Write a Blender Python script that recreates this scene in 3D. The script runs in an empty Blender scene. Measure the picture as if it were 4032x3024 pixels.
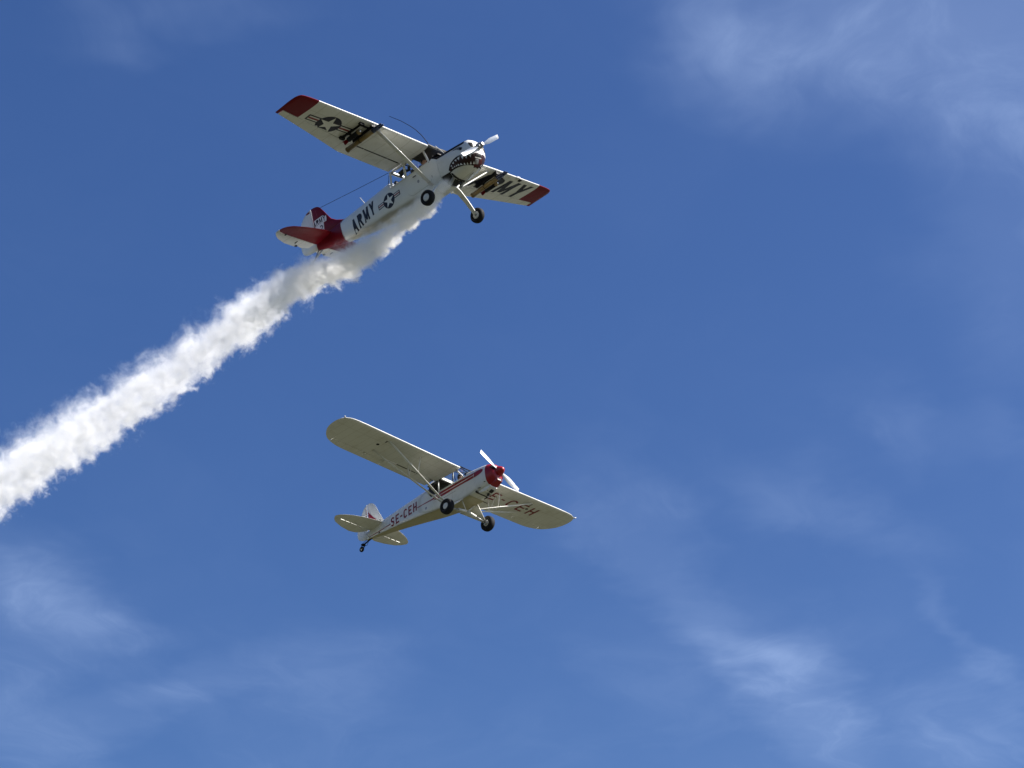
import bpy, bmesh, math, random
from mathutils import Vector, Matrix
from mathutils.bvhtree import BVHTree
from mathutils.geometry import delaunay_2d_cdt

random.seed(7)
scn = bpy.context.scene
col = scn.collection
R_ = math.radians

# ------------------------------------------------------------------ camera
CAM_PITCH = 30.0
cam_d = bpy.data.cameras.new("camera")
cam_d.sensor_width = 36.0
cam_d.lens = 36.0 * 8600.0 / 4032.0
cam_d.clip_start = 0.1
cam_d.clip_end = 30000
cam = bpy.data.objects.new("camera", cam_d)
cam.location = (0, 0, 1.7)
cam.rotation_euler = (R_(90 + CAM_PITCH), 0, 0)
col.objects.link(cam)
scn.camera = cam

# ------------------------------------------------------------------ sun and sky
SUN_DIR = Vector((0.686, -0.085, 0.722)).normalized()      # towards the sun
SUN_EL = math.asin(SUN_DIR.z)
SUN_AZ = math.atan2(SUN_DIR.x, SUN_DIR.y)                  # clockwise from +Y
sun_d = bpy.data.lights.new("sun", 'SUN')
sun_d.energy = 5.0
sun_d.angle = R_(0.53)
sun_d.color = (1.0, 0.95, 0.88)
sun = bpy.data.objects.new("sun", sun_d)
sun.rotation_euler = SUN_DIR.to_track_quat('Z', 'Y').to_euler()
sun.location = (60, -40, 80)
col.objects.link(sun)

world = bpy.data.worlds.new("World")
scn.world = world
world.use_nodes = True
wt = world.node_tree
for n in list(wt.nodes):
    wt.nodes.remove(n)


class NT:
    """tiny helper to write node trees"""
    def __init__(s, tree):
        s.t = tree

    def node(s, typ, ins=None, **props):
        n = s.t.nodes.new(typ)
        for k, v in props.items():
            setattr(n, k, v)
        if ins:
            for k, v in ins.items():
                s.set(n.inputs[k], v)
        return n

    def set(s, sock, v):
        if isinstance(v, bpy.types.NodeSocket):
            s.t.links.new(v, sock)
        else:
            sock.default_value = v

    def math(s, op, a, b=None, c=None, clamp=False):
        n = s.t.nodes.new('ShaderNodeMath')
        n.operation = op
        n.use_clamp = clamp
        s.set(n.inputs[0], a)
        if b is not None:
            s.set(n.inputs[1], b)
        if c is not None:
            s.set(n.inputs[2], c)
        return n.outputs[0]

    def vmath(s, op, a, b=None, out=0):
        n = s.t.nodes.new('ShaderNodeVectorMath')
        n.operation = op
        s.set(n.inputs[0], a)
        if b is not None:
            s.set(n.inputs[1], b)
        return n.outputs[out]

    def noise(s, vec, scale, detail=4.0, rough=0.5, dist=0.0, dim='3D', out='Fac'):
        n = s.t.nodes.new('ShaderNodeTexNoise')
        n.noise_dimensions = dim
        s.set(n.inputs['Vector'], vec)
        n.inputs['Scale'].default_value = scale
        n.inputs['Detail'].default_value = detail
        n.inputs['Roughness'].default_value = rough
        n.inputs['Distortion'].default_value = dist
        return n.outputs[out]

    def mrange(s, v, a, b, c=0.0, d=1.0, smooth=True):
        n = s.t.nodes.new('ShaderNodeMapRange')
        n.interpolation_type = 'SMOOTHSTEP' if smooth else 'LINEAR'
        s.set(n.inputs[0], v)
        for i, q in enumerate((a, b, c, d)):
            s.set(n.inputs[1 + i], q)
        return n.outputs[0]

    def mixc(s, fac, a, b, blend='MIX'):
        n = s.t.nodes.new('ShaderNodeMix')
        n.data_type = 'RGBA'
        n.blend_type = blend
        s.set(n.inputs[0], fac)
        s.set(n.inputs[6], a)
        s.set(n.inputs[7], b)
        return n.outputs[2]

    def comb(s, x, y, z):
        n = s.t.nodes.new('ShaderNodeCombineXYZ')
        s.set(n.inputs[0], x)
        s.set(n.inputs[1], y)
        s.set(n.inputs[2], z)
        return n.outputs[0]

    def sep(s, v):
        n = s.t.nodes.new('ShaderNodeSeparateXYZ')
        s.set(n.inputs[0], v)
        return n.outputs


w = NT(wt)
sky = w.node('ShaderNodeTexSky', sky_type='NISHITA')
sky.sun_disc = False
sky.sun_elevation = SUN_EL
sky.sun_rotation = SUN_AZ
sky.altitude = 50
sky.air_density = 1.0
sky.dust_density = 1.0
sky.ozone_density = 3.0
# thin cirrus: the view direction is carried up to a high flat layer, streaked noise there
dirv = w.node('ShaderNodeTexCoord').outputs['Generated']
dx, dy, dz = w.sep(dirv)
dzc = w.math('MAXIMUM', dz, 0.06)
lx = w.math('DIVIDE', dx, dzc)
ly = w.math('DIVIDE', dy, dzc)
lay = w.comb(lx, ly, 0.0)
warp = w.noise(lay, 1.7, 4.0, 0.55, out='Color')
warpv = w.vmath('SCALE', w.vmath('SUBTRACT', warp, (0.5, 0.5, 0.5)))
wt.nodes[-1].inputs['Scale'].default_value = 0.55
layw = w.vmath('ADD', lay, warpv)
rot = w.node('ShaderNodeMapping', {'Vector': layw})
rot.inputs['Rotation'].default_value = (0, 0, R_(-38))
rot.inputs['Scale'].default_value = (1.6, 0.75, 1)
rot.inputs['Location'].default_value = (0.3, 0.2, 0)
veil = w.noise(rot.outputs[0], 1.1, 3.0, 0.5, 0.3)
wisp = w.noise(rot.outputs[0], 4.5, 9.0, 0.62, 0.6)
veil_m = w.mrange(veil, 0.38, 0.75)
wisp_m = w.mrange(wisp, 0.36, 0.80)


warp2 = w.noise(lay, 4.5, 4.0, 0.6, out='Color')
wv2 = w.vmath('SCALE', w.vmath('SUBTRACT', warp2, (0.5, 0.5, 0.5)))
wt.nodes[-1].inputs['Scale'].default_value = 0.22
layb = w.vmath('ADD', lay, wv2)


def bank(cx, cy, a, b, c, d, amt):
    """an elongated patch of cirrus in the layer: centre, inverse axes, thickness"""
    q = w.vmath('SUBTRACT', layb, (cx, cy, 0.0))
    u_ = w.vmath('DOT_PRODUCT', q, (a, b, 0.0), out=1)
    v_ = w.vmath('DOT_PRODUCT', q, (c, d, 0.0), out=1)
    r_ = w.math('SQRT', w.math('ADD', w.math('MULTIPLY', u_, u_), w.math('MULTIPLY', v_, v_)))
    return w.mrange(r_, 0.0, 1.35, amt, 0.0)


BANKS = [
    (0.302, 1.204, 4.735, -0.151, -1.794, 5.775, 1.6),
    (0.204, 1.21, 10.646, -0.614, -3.227, 24.207, 0.4),
    (0.407, 1.479, 9.288, -1.837, 0.0, 3.705, 0.5),
    (0.12, 1.995, 9.818, 2.085, -8.024, 6.613, 0.4),
    (0.219, 2.263, 6.094, 1.467, -15.364, 9.177, 0.5),
    (0.362, 2.507, 4.268, 1.544, -12.065, 4.943, 0.72),
    (0.318, 1.984, 8.087, 0.322, -8.832, 12.038, 0.35),
    (0.364, 1.823, 9.856, 0.718, -13.441, 15.903, 0.3),
    (0.469, 1.833, 15.604, -1.721, -5.499, 16.011, 0.3),
    (-0.539, 2.161, 7.655, 2.557, -4.655, 5.124, 0.55),
    (-0.475, 2.256, 9.443, 2.544, -7.06, 10.356, 0.42),
    (-0.586, 2.507, 10.06, 1.911, 0.0, 2.832, 0.45),
    (-0.425, 2.516, 5.788, 0.01, 10.974, 12.765, 0.35),
    (-0.224, 2.442, 9.811, 0.066, 2.998, 6.724, 0.33),
    (-0.237, 1.21, 9.886, 0.751, 4.035, 30.338, 0.35),
    (0.597, 2.655, 9.035, -1.669, 0.0, 4.198, 0.35),
    (0.535, 2.35, 5.188, 1.672, -33.41, 16.4, 0.25),
]
tot = None
for b in BANKS:
    v = bank(*b)
    tot = v if tot is None else w.math('ADD', tot, v)
dens = w.math('MULTIPLY', w.math('ADD', tot, w.math('ADD', 0.035, w.math('MULTIPLY', veil_m, 0.22))),
              w.math('ADD', 0.42, w.math('MULTIPLY', wisp_m, 0.62)))
airmass = w.math('DIVIDE', 0.5, dzc)      # a flat veil looks thicker towards the horizon
cl = w.math('MULTIPLY', w.math('MULTIPLY', dens, airmass), 0.29, clamp=True)
hs = w.node('ShaderNodeHueSaturation', {'Color': sky.outputs[0]})      # the camera's richer blue
hs.inputs['Saturation'].default_value = 1.26
hs.inputs['Hue'].default_value = 0.513
hs.inputs['Value'].default_value = 1.0
sky_c = hs.outputs[0]
cloud_c = (5.0, 6.5, 9.6, 1)
mix = w.mixc(cl, sky_c, cloud_c)
bg = w.node('ShaderNodeBackground', {'Color': mix, 'Strength': 0.05})
wo = w.node('ShaderNodeOutputWorld', {'Surface': bg.outputs[0]})

# ------------------------------------------------------------------ exposure, render
scn.view_settings.view_transform = 'Standard'
scn.view_settings.look = 'None'
scn.view_settings.exposure = 1.28
scn.view_settings.gamma = 1.0
scn.view_settings.use_curve_mapping = False
scn.render.engine = 'CYCLES'
cy = scn.cycles
cy.max_bounces = 28
cy.diffuse_bounces = 6
cy.glossy_bounces = 4
cy.transmission_bounces = 8
cy.transparent_max_bounces = 16
cy.volume_bounces = 24
cy.use_denoising = True
cy.volume_step_rate = 1.0
cy.volume_max_steps = 600
cy.sample_clamp_indirect = 6.0

# ------------------------------------------------------------------ materials
MATS = {}


def paint(name, color, rough=0.4, dirt=0.15, dirt_col=(0.30, 0.27, 0.2), scale=2.2, metal=0.0, coat=0.0, spec=0.5, lines=0.0):
    if name in MATS:
        return MATS[name]
    m = bpy.data.materials.new(name)
    m.use_nodes = True
    t = NT(m.node_tree)
    bs = m.node_tree.nodes['Principled BSDF']
    tc = t.node('ShaderNodeTexCoord').outputs['Object']
    n1 = t.noise(tc, scale, 6.0, 0.65, 0.3)
    n2 = t.noise(tc, scale * 7, 4.0, 0.6)
    f = t.math('MULTIPLY', t.mrange(n1, 0.45, 0.8), dirt)
    f2 = t.math('ADD', f, t.math('MULTIPLY', t.mrange(n2, 0.55, 0.85), dirt * 0.5))
    c = t.mixc(f2, (*color, 1), (*dirt_col, 1))
    if lines:
        ox, oy, oz = t.sep(tc)
        d = t.math('ABSOLUTE', t.math('SUBTRACT', t.math('FRACT', t.math('DIVIDE', oy, lines)), .5))
        seam = t.mrange(d, .455, .485)
        dx_ = t.math('ABSOLUTE', t.math('ADD', ox, .46))
        seam = t.math('MAXIMUM', seam, t.mrange(dx_, .016, .004))
        c = t.mixc(t.math('MULTIPLY', seam, .34), c, (*dirt_col, 1))
        bp = t.node('ShaderNodeBump', {'Height': t.math('ADD', t.math('MULTIPLY', seam, -.4), t.math('MULTIPLY', n1, .5))})
        bp.inputs['Strength'].default_value = .18
        bp.inputs['Distance'].default_value = .04
        t.set(bs.inputs['Normal'], bp.outputs[0])
    t.set(bs.inputs['Base Color'], c)
    t.set(bs.inputs['Roughness'], t.mrange(n2, 0.3, 0.8, rough * 0.8, min(1, rough * 1.3)))
    bs.inputs['Metallic'].default_value = metal
    bs.inputs['Coat Weight'].default_value = coat
    bs.inputs['Specular IOR Level'].default_value = spec
    bs.inputs['Coat Roughness'].default_value = 0.08
    MATS[name] = m
    return m


def glass_mat(name, tint, refl=0.10):
    if name in MATS:
        return MATS[name]
    m = bpy.data.materials.new(name)
    m.use_nodes = True
    t = NT(m.node_tree)
    nt = m.node_tree
    for n in list(nt.nodes):
        nt.nodes.remove(n)
    tr = t.node('ShaderNodeBsdfTransparent', {'Color': (*tint, 1)})
    gl = t.node('ShaderNodeBsdfGlossy', {'Color': (1, 1, 1, 1), 'Roughness': 0.04})
    fr = t.node('ShaderNodeLayerWeight', {'Blend': 0.22})
    f = t.math('MULTIPLY', t.math('ADD', fr.outputs['Fresnel'], 0.02), refl * 5, clamp=True)
    mx = t.node('ShaderNodeMixShader', {0: f, 1: tr.outputs[0], 2: gl.outputs[0]})
    t.node('ShaderNodeOutputMaterial', {'Surface': mx.outputs[0]})
    MATS[name] = m
    return m


WHITE = paint('white_paint', (0.66, 0.66, 0.63), 0.38, 0.42, (0.33, 0.31, 0.23), 1.9, coat=0.1, lines=0.56)
FABRIC = paint('white_fabric', (0.68, 0.675, 0.63), 0.45, 0.38, (0.36, 0.33, 0.23), 1.6, coat=0.08, lines=0.305)
RED = paint('dark_red_paint', (0.15, 0.0022, 0.008), 0.4, 0.2, (0.08, 0.002, 0.004), 2.0, spec=.18)
CRIMSON = paint('bright_red_paint', (0.26, 0.005, 0.009), 0.35, 0.2, (0.12, 0.004, 0.006), 2.5, coat=0.1, spec=.35)
LETTER = paint('letter_red', (0.19, 0.004, 0.012), 0.5, 0.2, (0.08, 0.01, 0.01), 3, spec=.3)
NAVY = paint('navy_paint', (0.010, 0.011, 0.024), 0.5, 0.1, (0.03, 0.03, 0.035), spec=.3)
BLACK = paint('black_paint', (0.008, 0.008, 0.009), 0.6, 0.2, (0.03, 0.027, 0.025), spec=.15)
STRIPE = paint('stripe_red', (0.22, 0.012, 0.018), 0.45, 0.1, (0.1, 0.01, 0.01))
DECALW = paint('decal_white', (0.72, 0.72, 0.69), 0.45, 0.15, (0.4, 0.36, 0.3))
RUBBER = paint('tyre_rubber', (0.010, 0.010, 0.012), 0.85, 0.25, (0.035, 0.032, 0.03), 9, spec=.2)
HUB = paint('hub_paint', (0.62, 0.62, 0.6), 0.45, 0.2, (0.2, 0.18, 0.15), 8)
STEEL = paint('grey_steel', (0.30, 0.30, 0.30), 0.4, 0.3, (0.1, 0.09, 0.08), 6, metal=0.6)
CHROME = paint('polished_metal', (0.75, 0.75, 0.76), 0.16, 0.1, (0.2, 0.2, 0.2), 6, metal=1.0)
BLADE = paint('blade_grey', (0.34, 0.37, 0.40), 0.38, 0.3, (0.16, 0.17, 0.18), 5, metal=0.7)
BLADEC = paint('blade_polished', (0.40, 0.40, 0.40), 0.36, 0.3, (0.3, 0.3, 0.3), 5, metal=.9)
BLADEW = paint('blade_white', (0.72, 0.72, 0.70), 0.4, 0.1, (0.4, 0.4, 0.4), 5)
BLADEB = paint('blade_back_black', (0.02, 0.02, 0.022), 0.5, 0.2, (0.08, 0.08, 0.08), 5)
BRASS = paint('olive_brass_tube', (0.19, 0.125, 0.038), 0.45, 0.6, (0.06, 0.045, 0.02), 5, metal=0.2)
BLUETUBE = paint('blue_black_tube', (0.02, 0.028, 0.07), 0.4, 0.2, (0.05, 0.05, 0.05), 6)
INTERIOR = paint('cabin_lining', (0.035, 0.033, 0.03), 0.8, 0.3, (0.08, 0.07, 0.06), 4)
SEAT = paint('seat_cloth', (0.06, 0.055, 0.05), 0.85, 0.3, (0.12, 0.1, 0.08), 6)
SKIN = paint('skin', (0.52, 0.30, 0.21), 0.55, 0.1, (0.4, 0.2, 0.14), 12)
HAIR = paint('brown_hair', (0.06, 0.028, 0.014), 0.6, 0.3, (0.1, 0.05, 0.03), 20)
JACKET = paint('brown_jacket', (0.11, 0.05, 0.028), 0.75, 0.3, (0.05, 0.02, 0.01), 8)
DARKCLOTH = paint('dark_flight_suit', (0.04, 0.045, 0.04), 0.8, 0.3, (0.08, 0.08, 0.07), 8)
SOOT_SHADE = paint('soot_shade', (0.02, 0.018, 0.016), 0.9, 0.2, (0.05, 0.05, 0.05), 6)  # sooty engine parts, also the dark painted into gaps and openings
OLIVE_BELLY = paint('belly_grime_shade', (0.40, 0.36, 0.22), 0.5, 0.5, (0.20, 0.16, 0.07), 1.8)
PANE = glass_mat('cabin_glass', (0.93, 0.95, 0.96), .05)


# ------------------------------------------------------------------ mesh helpers
def mobj(name, verts, faces, mat, parent=None, smooth=False, recalc=True, label=None):
    me = bpy.data.meshes.new(name)
    bm = bmesh.new()
    vs = [bm.verts.new(v) for v in verts]
    for f in faces:
        try:
            fc = bm.faces.new([vs[k] for k in f])
            fc.smooth = smooth
        except ValueError:
            pass
    if recalc:
        bmesh.ops.recalc_face_normals(bm, faces=bm.faces)
    bm.to_mesh(me)
    bm.free()
    if mat is not None:
        me.materials.append(mat)
    o = bpy.data.objects.new(name, me)
    col.objects.link(o)
    if parent is not None:
        o.parent = parent
    if label:
        o['label'] = label
    return o


class G:
    """collects geometry for one mesh"""
    def __init__(s):
        s.v, s.f = [], []

    def add(s, v, f):
        n = len(s.v)
        s.v += [tuple(p) for p in v]
        s.f += [tuple(k + n for k in q) for q in f]
        return s

    def box(s, c, d, M=None):
        hx, hy, hz = d[0] / 2, d[1] / 2, d[2] / 2
        v = [Vector((x, y, z)) for x in (-hx, hx) for y in (-hy, hy) for z in (-hz, hz)]
        if M is not None:
            v = [M @ p for p in v]
        v = [p + Vector(c) for p in v]
        return s.add(v, [(0, 1, 3, 2), (4, 6, 7, 5), (0, 4, 5, 1), (2, 3, 7, 6), (0, 2, 6, 4), (1, 5, 7, 3)])

    def tube(s, pts, rad, n=10, cap=True, flat=1.0, up=None):
        """tube along points; rad number or list; flat squeezes the section along 'up'"""
        pts = [Vector(p) for p in pts]
        m = len(pts)
        rads = rad if isinstance(rad, (list, tuple)) else [rad] * m
        base = len(s.v)
        t0 = (pts[1] - pts[0]).normalized()
        ref = Vector(up) if up is not None else (Vector((0, 0, 1)) if abs(t0.z) < 0.9 else Vector((1, 0, 0)))
        for i, p in enumerate(pts):
            t = (pts[min(i + 1, m - 1)] - pts[max(i - 1, 0)]).normalized()
            a = t.cross(ref).normalized()
            b = a.cross(t).normalized()
            for k in range(n):
                an = 2 * math.pi * k / n
                s.v.append(tuple(p + a * (rads[i] * math.cos(an)) + b * (rads[i] * flat * math.sin(an))))
        for i in range(m - 1):
            for k in range(n):
                q = (k + 1) % n
                s.f.append((base + i * n + k, base + i * n + q, base + (i + 1) * n + q, base + (i + 1) * n + k))
        if cap:
            s.f.append(tuple(base + k for k in range(n))[::-1])
            s.f.append(tuple(base + (m - 1) * n + k for k in range(n)))
        return s

    def lathe(s, prof, n=24, axis='x', c=(0, 0, 0)):
        """profile of (along, radius) turned about an axis"""
        base = len(s.v)
        m = len(prof)
        for (a, r) in prof:
            for k in range(n):
                an = 2 * math.pi * k / n
                u, w_ = r * math.cos(an), r * math.sin(an)
                p = {'x': (a, u, w_), 'y': (u, a, w_), 'z': (u, w_, a)}[axis]
                s.v.append((p[0] + c[0], p[1] + c[1], p[2] + c[2]))
        for i in range(m - 1):
            for k in range(n):
                q = (k + 1) % n
                s.f.append((base + i * n + k, base + i * n + q, base + (i + 1) * n + q, base + (i + 1) * n + k))
        return s

    def ball(s, c, r, n=12, sc=(1, 1, 1)):
        prof = [(-math.cos(math.pi * i / n), max(1e-4, math.sin(math.pi * i / n))) for i in range(n + 1)]
        g = G().lathe(prof, n * 2, 'z')
        return s.add([(c[0] + v[0] * r * sc[0], c[1] + v[1] * r * sc[1], c[2] + v[2] * r * sc[2]) for v in g.v], g.f)

    def plate(s, poly, axis, thick, c=0.0):
        """flat plate from a 2D outline; axis is the thin direction"""
        n = len(poly)
        mk = {'x': lambda p, t: (c + t, p[0], p[1]), 'y': lambda p, t: (p[0], c + t, p[1]), 'z': lambda p, t: (p[0], p[1], c + t)}[axis]
        v = [mk(p, -thick / 2) for p in poly] + [mk(p, thick / 2) for p in poly]
        f = [tuple(range(n))[::-1], tuple(range(n, 2 * n))]
        for k in range(n):
            q = (k + 1) % n
            f.append((k, q, n + q, n + k))
        return s.add(v, f)

    def obj(s, name, mat, parent=None, smooth=False, label=None):
        return mobj(name, s.v, s.f, mat, parent, smooth, label=label)


def autosmooth(o, ang=35):
    me = o.data
    bm = bmesh.new()
    bm.from_mesh(me)
    for f in bm.faces:
        f.smooth = True
    for e in bm.edges:
        if len(e.link_faces) == 2:
            e.smooth = e.calc_face_angle(0) < R_(ang)
        else:
            e.smooth = False
    bm.to_mesh(me)
    bm.free()
    return o


def empty(name, M, label, cat):
    o = bpy.data.objects.new(name, None)
    col.objects.link(o)
    o.matrix_world = M
    o['label'] = label
    o['category'] = cat
    o.empty_display_size = 0.5
    return o


def interp(tab, x):
    """tab: rows of (x, a, b, ...) in ascending x"""
    if x <= tab[0][0]:
        return tab[0][1:]
    for r0, r1 in zip(tab, tab[1:]):
        if x <= r1[0]:
            t = (x - r0[0]) / (r1[0] - r0[0])
            return tuple(a + (b - a) * t for a, b in zip(r0[1:], r1[1:]))
    return tab[-1][1:]


# fuselage sections: (x, half width, top, bottom, z of widest, exponent above, exponent below)
def ring(tab, x, n=40, clip=None):
    w_, zt, zb, zm, nt_, nb_ = interp(tab, x)
    out = []
    for k in range(n):
        a = 2 * math.pi * (k + 0.5) / n
        c, s_ = math.cos(a), math.sin(a)
        e = nt_ if s_ > 0 else nb_
        h = (zt - zm) if s_ > 0 else (zm - zb)
        y = w_ * math.copysign(abs(c) ** (2 / e), c)
        z = zm + h * math.copysign(abs(s_) ** (2 / e), s_)
        if clip is not None and z > clip:
            z = clip
        out.append((x, y, z))
    return out


def loft(rings, cap0=True, cap1=True, skip=None):
    n = len(rings[0])
    v = [p for r in rings for p in r]
    f = []
    for i in range(len(rings) - 1):
        for k in range(n):
            q = (k + 1) % n
            if skip and skip(i, k):
                continue
            f.append((i * n + k, i * n + q, (i + 1) * n + q, (i + 1) * n + k))
    if cap0:
        f.append(tuple(range(n)))
    if cap1:
        f.append(tuple((len(rings) - 1) * n + k for k in range(n)))
    return v, f


def airfoil(m_, p_, tt):
    def fn(t):
        yt = 5 * tt * (0.2969 * math.sqrt(max(t, 0)) - 0.126 * t - 0.3516 * t * t + 0.2843 * t ** 3 - 0.1036 * t ** 4)
        yc = m_ / p_ ** 2 * (2 * p_ * t - t * t) if t < p_ else m_ / (1 - p_) ** 2 * ((1 - 2 * p_) + 2 * p_ * t - t * t)
        return yc + yt, yc - yt
    return fn


NACA = airfoil(0.024, 0.4, 0.12)
CUBFOIL = airfoil(0.040, 0.40, 0.115)


def panel(foil, secs, side, t0=None, t1=None, x0=None, x1=None, n=16):
    """wing piece. secs: (y, xLE, xTE, z, thickness); from fraction/absolute-x x0 (front) to x1 (back)"""
    rings = []
    for (y, xl, xt, z, th) in secs:
        ch = xl - xt
        a = 0.0 if x0 is None else max(0.0, (xl - x0) / ch)
        b = 1.0 if x1 is None else min(1.0, (xl - x1) / ch)
        if a == 0.0:
            ts = [b * (1 - math.cos(math.pi / 2 * i / n)) for i in range(n + 1)]
        else:
            ts = [a + (b - a) * i / n for i in range(n + 1)]
        up = [(xl - t * ch, foil(t)[0] * ch * th) for t in ts]
        lo = [(xl - t * ch, foil(t)[1] * ch * th) for t in ts]
        loop = up[::-1] + (lo[1:] if a == 0.0 else lo)
        rings.append([(px, side * y, z + pz) for px, pz in loop])
    return loft(rings)


# ------------------------------------------------------------------ decals
def stroke(p, q, t):
    p, q = Vector(p), Vector(q)
    d = (q - p).normalized()
    nrm = Vector((-d.y, d.x)) * (t / 2)
    return [tuple(p + nrm), tuple(p - nrm), tuple(q - nrm), tuple(q + nrm)]


def slant(x0, y0, x1, y1, t):
    return [(x0 - t / 2, y0), (x0 + t / 2, y0), (x1 + t / 2, y1), (x1 - t / 2, y1)]


def arc(cx, cy, rx, ry, a0, a1, t, n=10):
    o, i = [], []
    for k in range(n + 1):
        a = R_(a0 + (a1 - a0) * k / n)
        o.append((cx + rx * math.cos(a), cy + ry * math.sin(a)))
        i.append((cx + (rx - t) * math.cos(a), cy + (ry - t) * math.sin(a)))
    return [[o[k], o[k + 1], i[k + 1], i[k]] for k in range(n)]


def rect(x0, y0, x1, y1):
    return [(x0, y0), (x1, y0), (x1, y1), (x0, y1)]


def glyph(ch, w_, t):
    """polygons of one block letter, height 1, width w_, stroke t"""
    tv = t
    if ch == 'A':
        return [slant(tv * .55, 0, w_ / 2, 1, tv * 1.1), slant(w_ - tv * .55, 0, w_ / 2, 1, tv * 1.1), rect(w_ * .25, .24, w_ * .75, .24 + t * .9)]
    if ch == 'R':
        return [rect(0, 0, tv, 1), rect(tv, 1 - t, w_ - .26, 1), rect(tv, .43, w_ - .26, .43 + t)] + \
            arc(w_ - .285, .715, .285, .285, -90, 90, t) + [slant(w_ - tv * .6, 0, w_ * .52, .46, tv * 1.1)]
    if ch == 'M':
        return [rect(0, 0, tv, 1), rect(w_ - tv, 0, w_, 1), slant(w_ / 2, .1, tv * .6, 1, tv * 1.1), slant(w_ / 2, .1, w_ - tv * .6, 1, tv * 1.1)]
    if ch == 'Y':
        return [rect(w_ / 2 - tv / 2, 0, w_ / 2 + tv / 2, .5), slant(w_ / 2, .42, tv * .6, 1, tv * 1.15), slant(w_ / 2, .42, w_ - tv * .6, 1, tv * 1.15)]
    if ch == 'E':
        return [rect(0, 0, tv, 1), rect(tv, 0, w_, t), rect(tv, 1 - t, w_, 1), rect(tv, .5 - t / 2, w_ * .82, .5 + t / 2)]
    if ch == 'H':
        return [rect(0, 0, tv, 1), rect(w_ - tv, 0, w_, 1), rect(tv, .5 - t / 2, w_ - tv, .5 + t / 2)]
    if ch == '-':
        return [rect(0, .5 - t / 2, w_, .5 + t / 2)]
    if ch == 'C':
        r = w_ / 2
        return arc(r, 1 - r, r, r, 15, 180, t, 12) + arc(r, r, r, r, 180, 345, t, 12) + [rect(0, r, t, 1 - r)]
    if ch == 'S':
        r = w_ / 2
        ry = .25 + t / 4
        return arc(r, 1 - ry, r, ry, 20, 270, t, 14) + arc(r, ry, r, ry, -160, 90, t, 14)
    if ch == '2':
        r = w_ / 2
        return arc(r, 1 - r, r, r, -25, 165, t, 12) + [slant(t * .5, t * .6, w_ - t * .62, 1 - r - .12, t * 1.3), rect(0, 0, w_, t)]
    return []


def word(s, h, widths, gap, t, slope=0.0):
    """polygons of a word: letter height h; returns polys and total width"""
    x = 0.0
    out = []
    for c in s:
        w_ = widths.get(c, widths['*'])
        for poly in glyph(c, w_, t):
            out.append([((x + a + slope * b) * h, b * h) for a, b in poly])
        x += w_ + gap
    return out, (x - gap) * h


def star(cx, cy, r, rot=90):
    pts = []
    for k in range(10):
        a = R_(rot + 36 * k)
        q = r if k % 2 == 0 else r * 0.382
        pts.append((cx + q * math.cos(a), cy + q * math.sin(a)))
    return [[pts[9], pts[0], pts[1]], [pts[1], pts[2], pts[3]], [pts[3], pts[4], pts[5]], [pts[5], pts[6], pts[7]], [pts[7], pts[8], pts[9]],
            [pts[1], pts[3], pts[5], pts[7], pts[9]]]


def disc(cx, cy, r, n=28):
    return [[(cx + r * math.cos(2 * math.pi * k / n), cy + r * math.sin(2 * math.pi * k / n)) for k in range(n)]]


def bvh(*objs):
    v, f = [], []
    for o in objs:
        n = len(v)
        v += [tuple(p.co) for p in o.data.vertices]
        f += [tuple(i + n for i in p.vertices) for p in o.data.polygons]
    return BVHTree.FromPolygons(v, f)


def decal(name, polys, O, U, V, D, tree, mat, parent, off=0.004, step=0.05, label=None, tf=None):
    """thin painted marking: 2D polygons carried along D onto the surface behind"""
    O, U, V, D = Vector(O), Vector(U), Vector(V), Vector(D).normalized()
    if tf:
        polys = [[tf(*p) for p in q] for q in polys]
    pv, pf = [], []
    for q in polys:
        a = sum(q[i][0] * q[(i + 1) % len(q)][1] - q[(i + 1) % len(q)][0] * q[i][1] for i in range(len(q)))
        qq = q if a > 0 else q[::-1]
        b = len(pv)
        pv += [Vector(p) for p in qq]
        pf.append(list(range(b, b + len(qq))))
    xs = [p.x for p in pv]
    ys = [p.y for p in pv]
    nx = int((max(xs) - min(xs)) / step)
    ny = int((max(ys) - min(ys)) / step)
    for i in range(1, nx + 1):
        for j in range(1, ny + 1):
            pv.append(Vector((min(xs) + i * step + 0.0007 * j, min(ys) + j * step + 0.0005 * i)))
    res = delaunay_2d_cdt(pv, [], pf, 1, 1e-5)
    v2, f2 = res[0], res[2]
    v3, ok = [], []
    for p in v2:
        o = O + U * p.x + V * p.y - D * 6.0
        h = tree.ray_cast(o, D, 14.0)
        if h[0] is None:
            v3.append((0, 0, 0))
            ok.append(False)
        else:
            nr = h[1] if h[1].dot(D) < 0 else -h[1]
            v3.append(tuple(h[0] + nr * off))
            ok.append(True)
    faces = [tuple(f) for f in f2 if all(ok[k] for k in f)]
    used = sorted({k for f in faces for k in f})
    mp = {k: i for i, k in enumerate(used)}
    return mobj(name, [v3[k] for k in used], [tuple(mp[k] for k in f) for f in faces], mat, parent, True, recalc=False, label=label)


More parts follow.
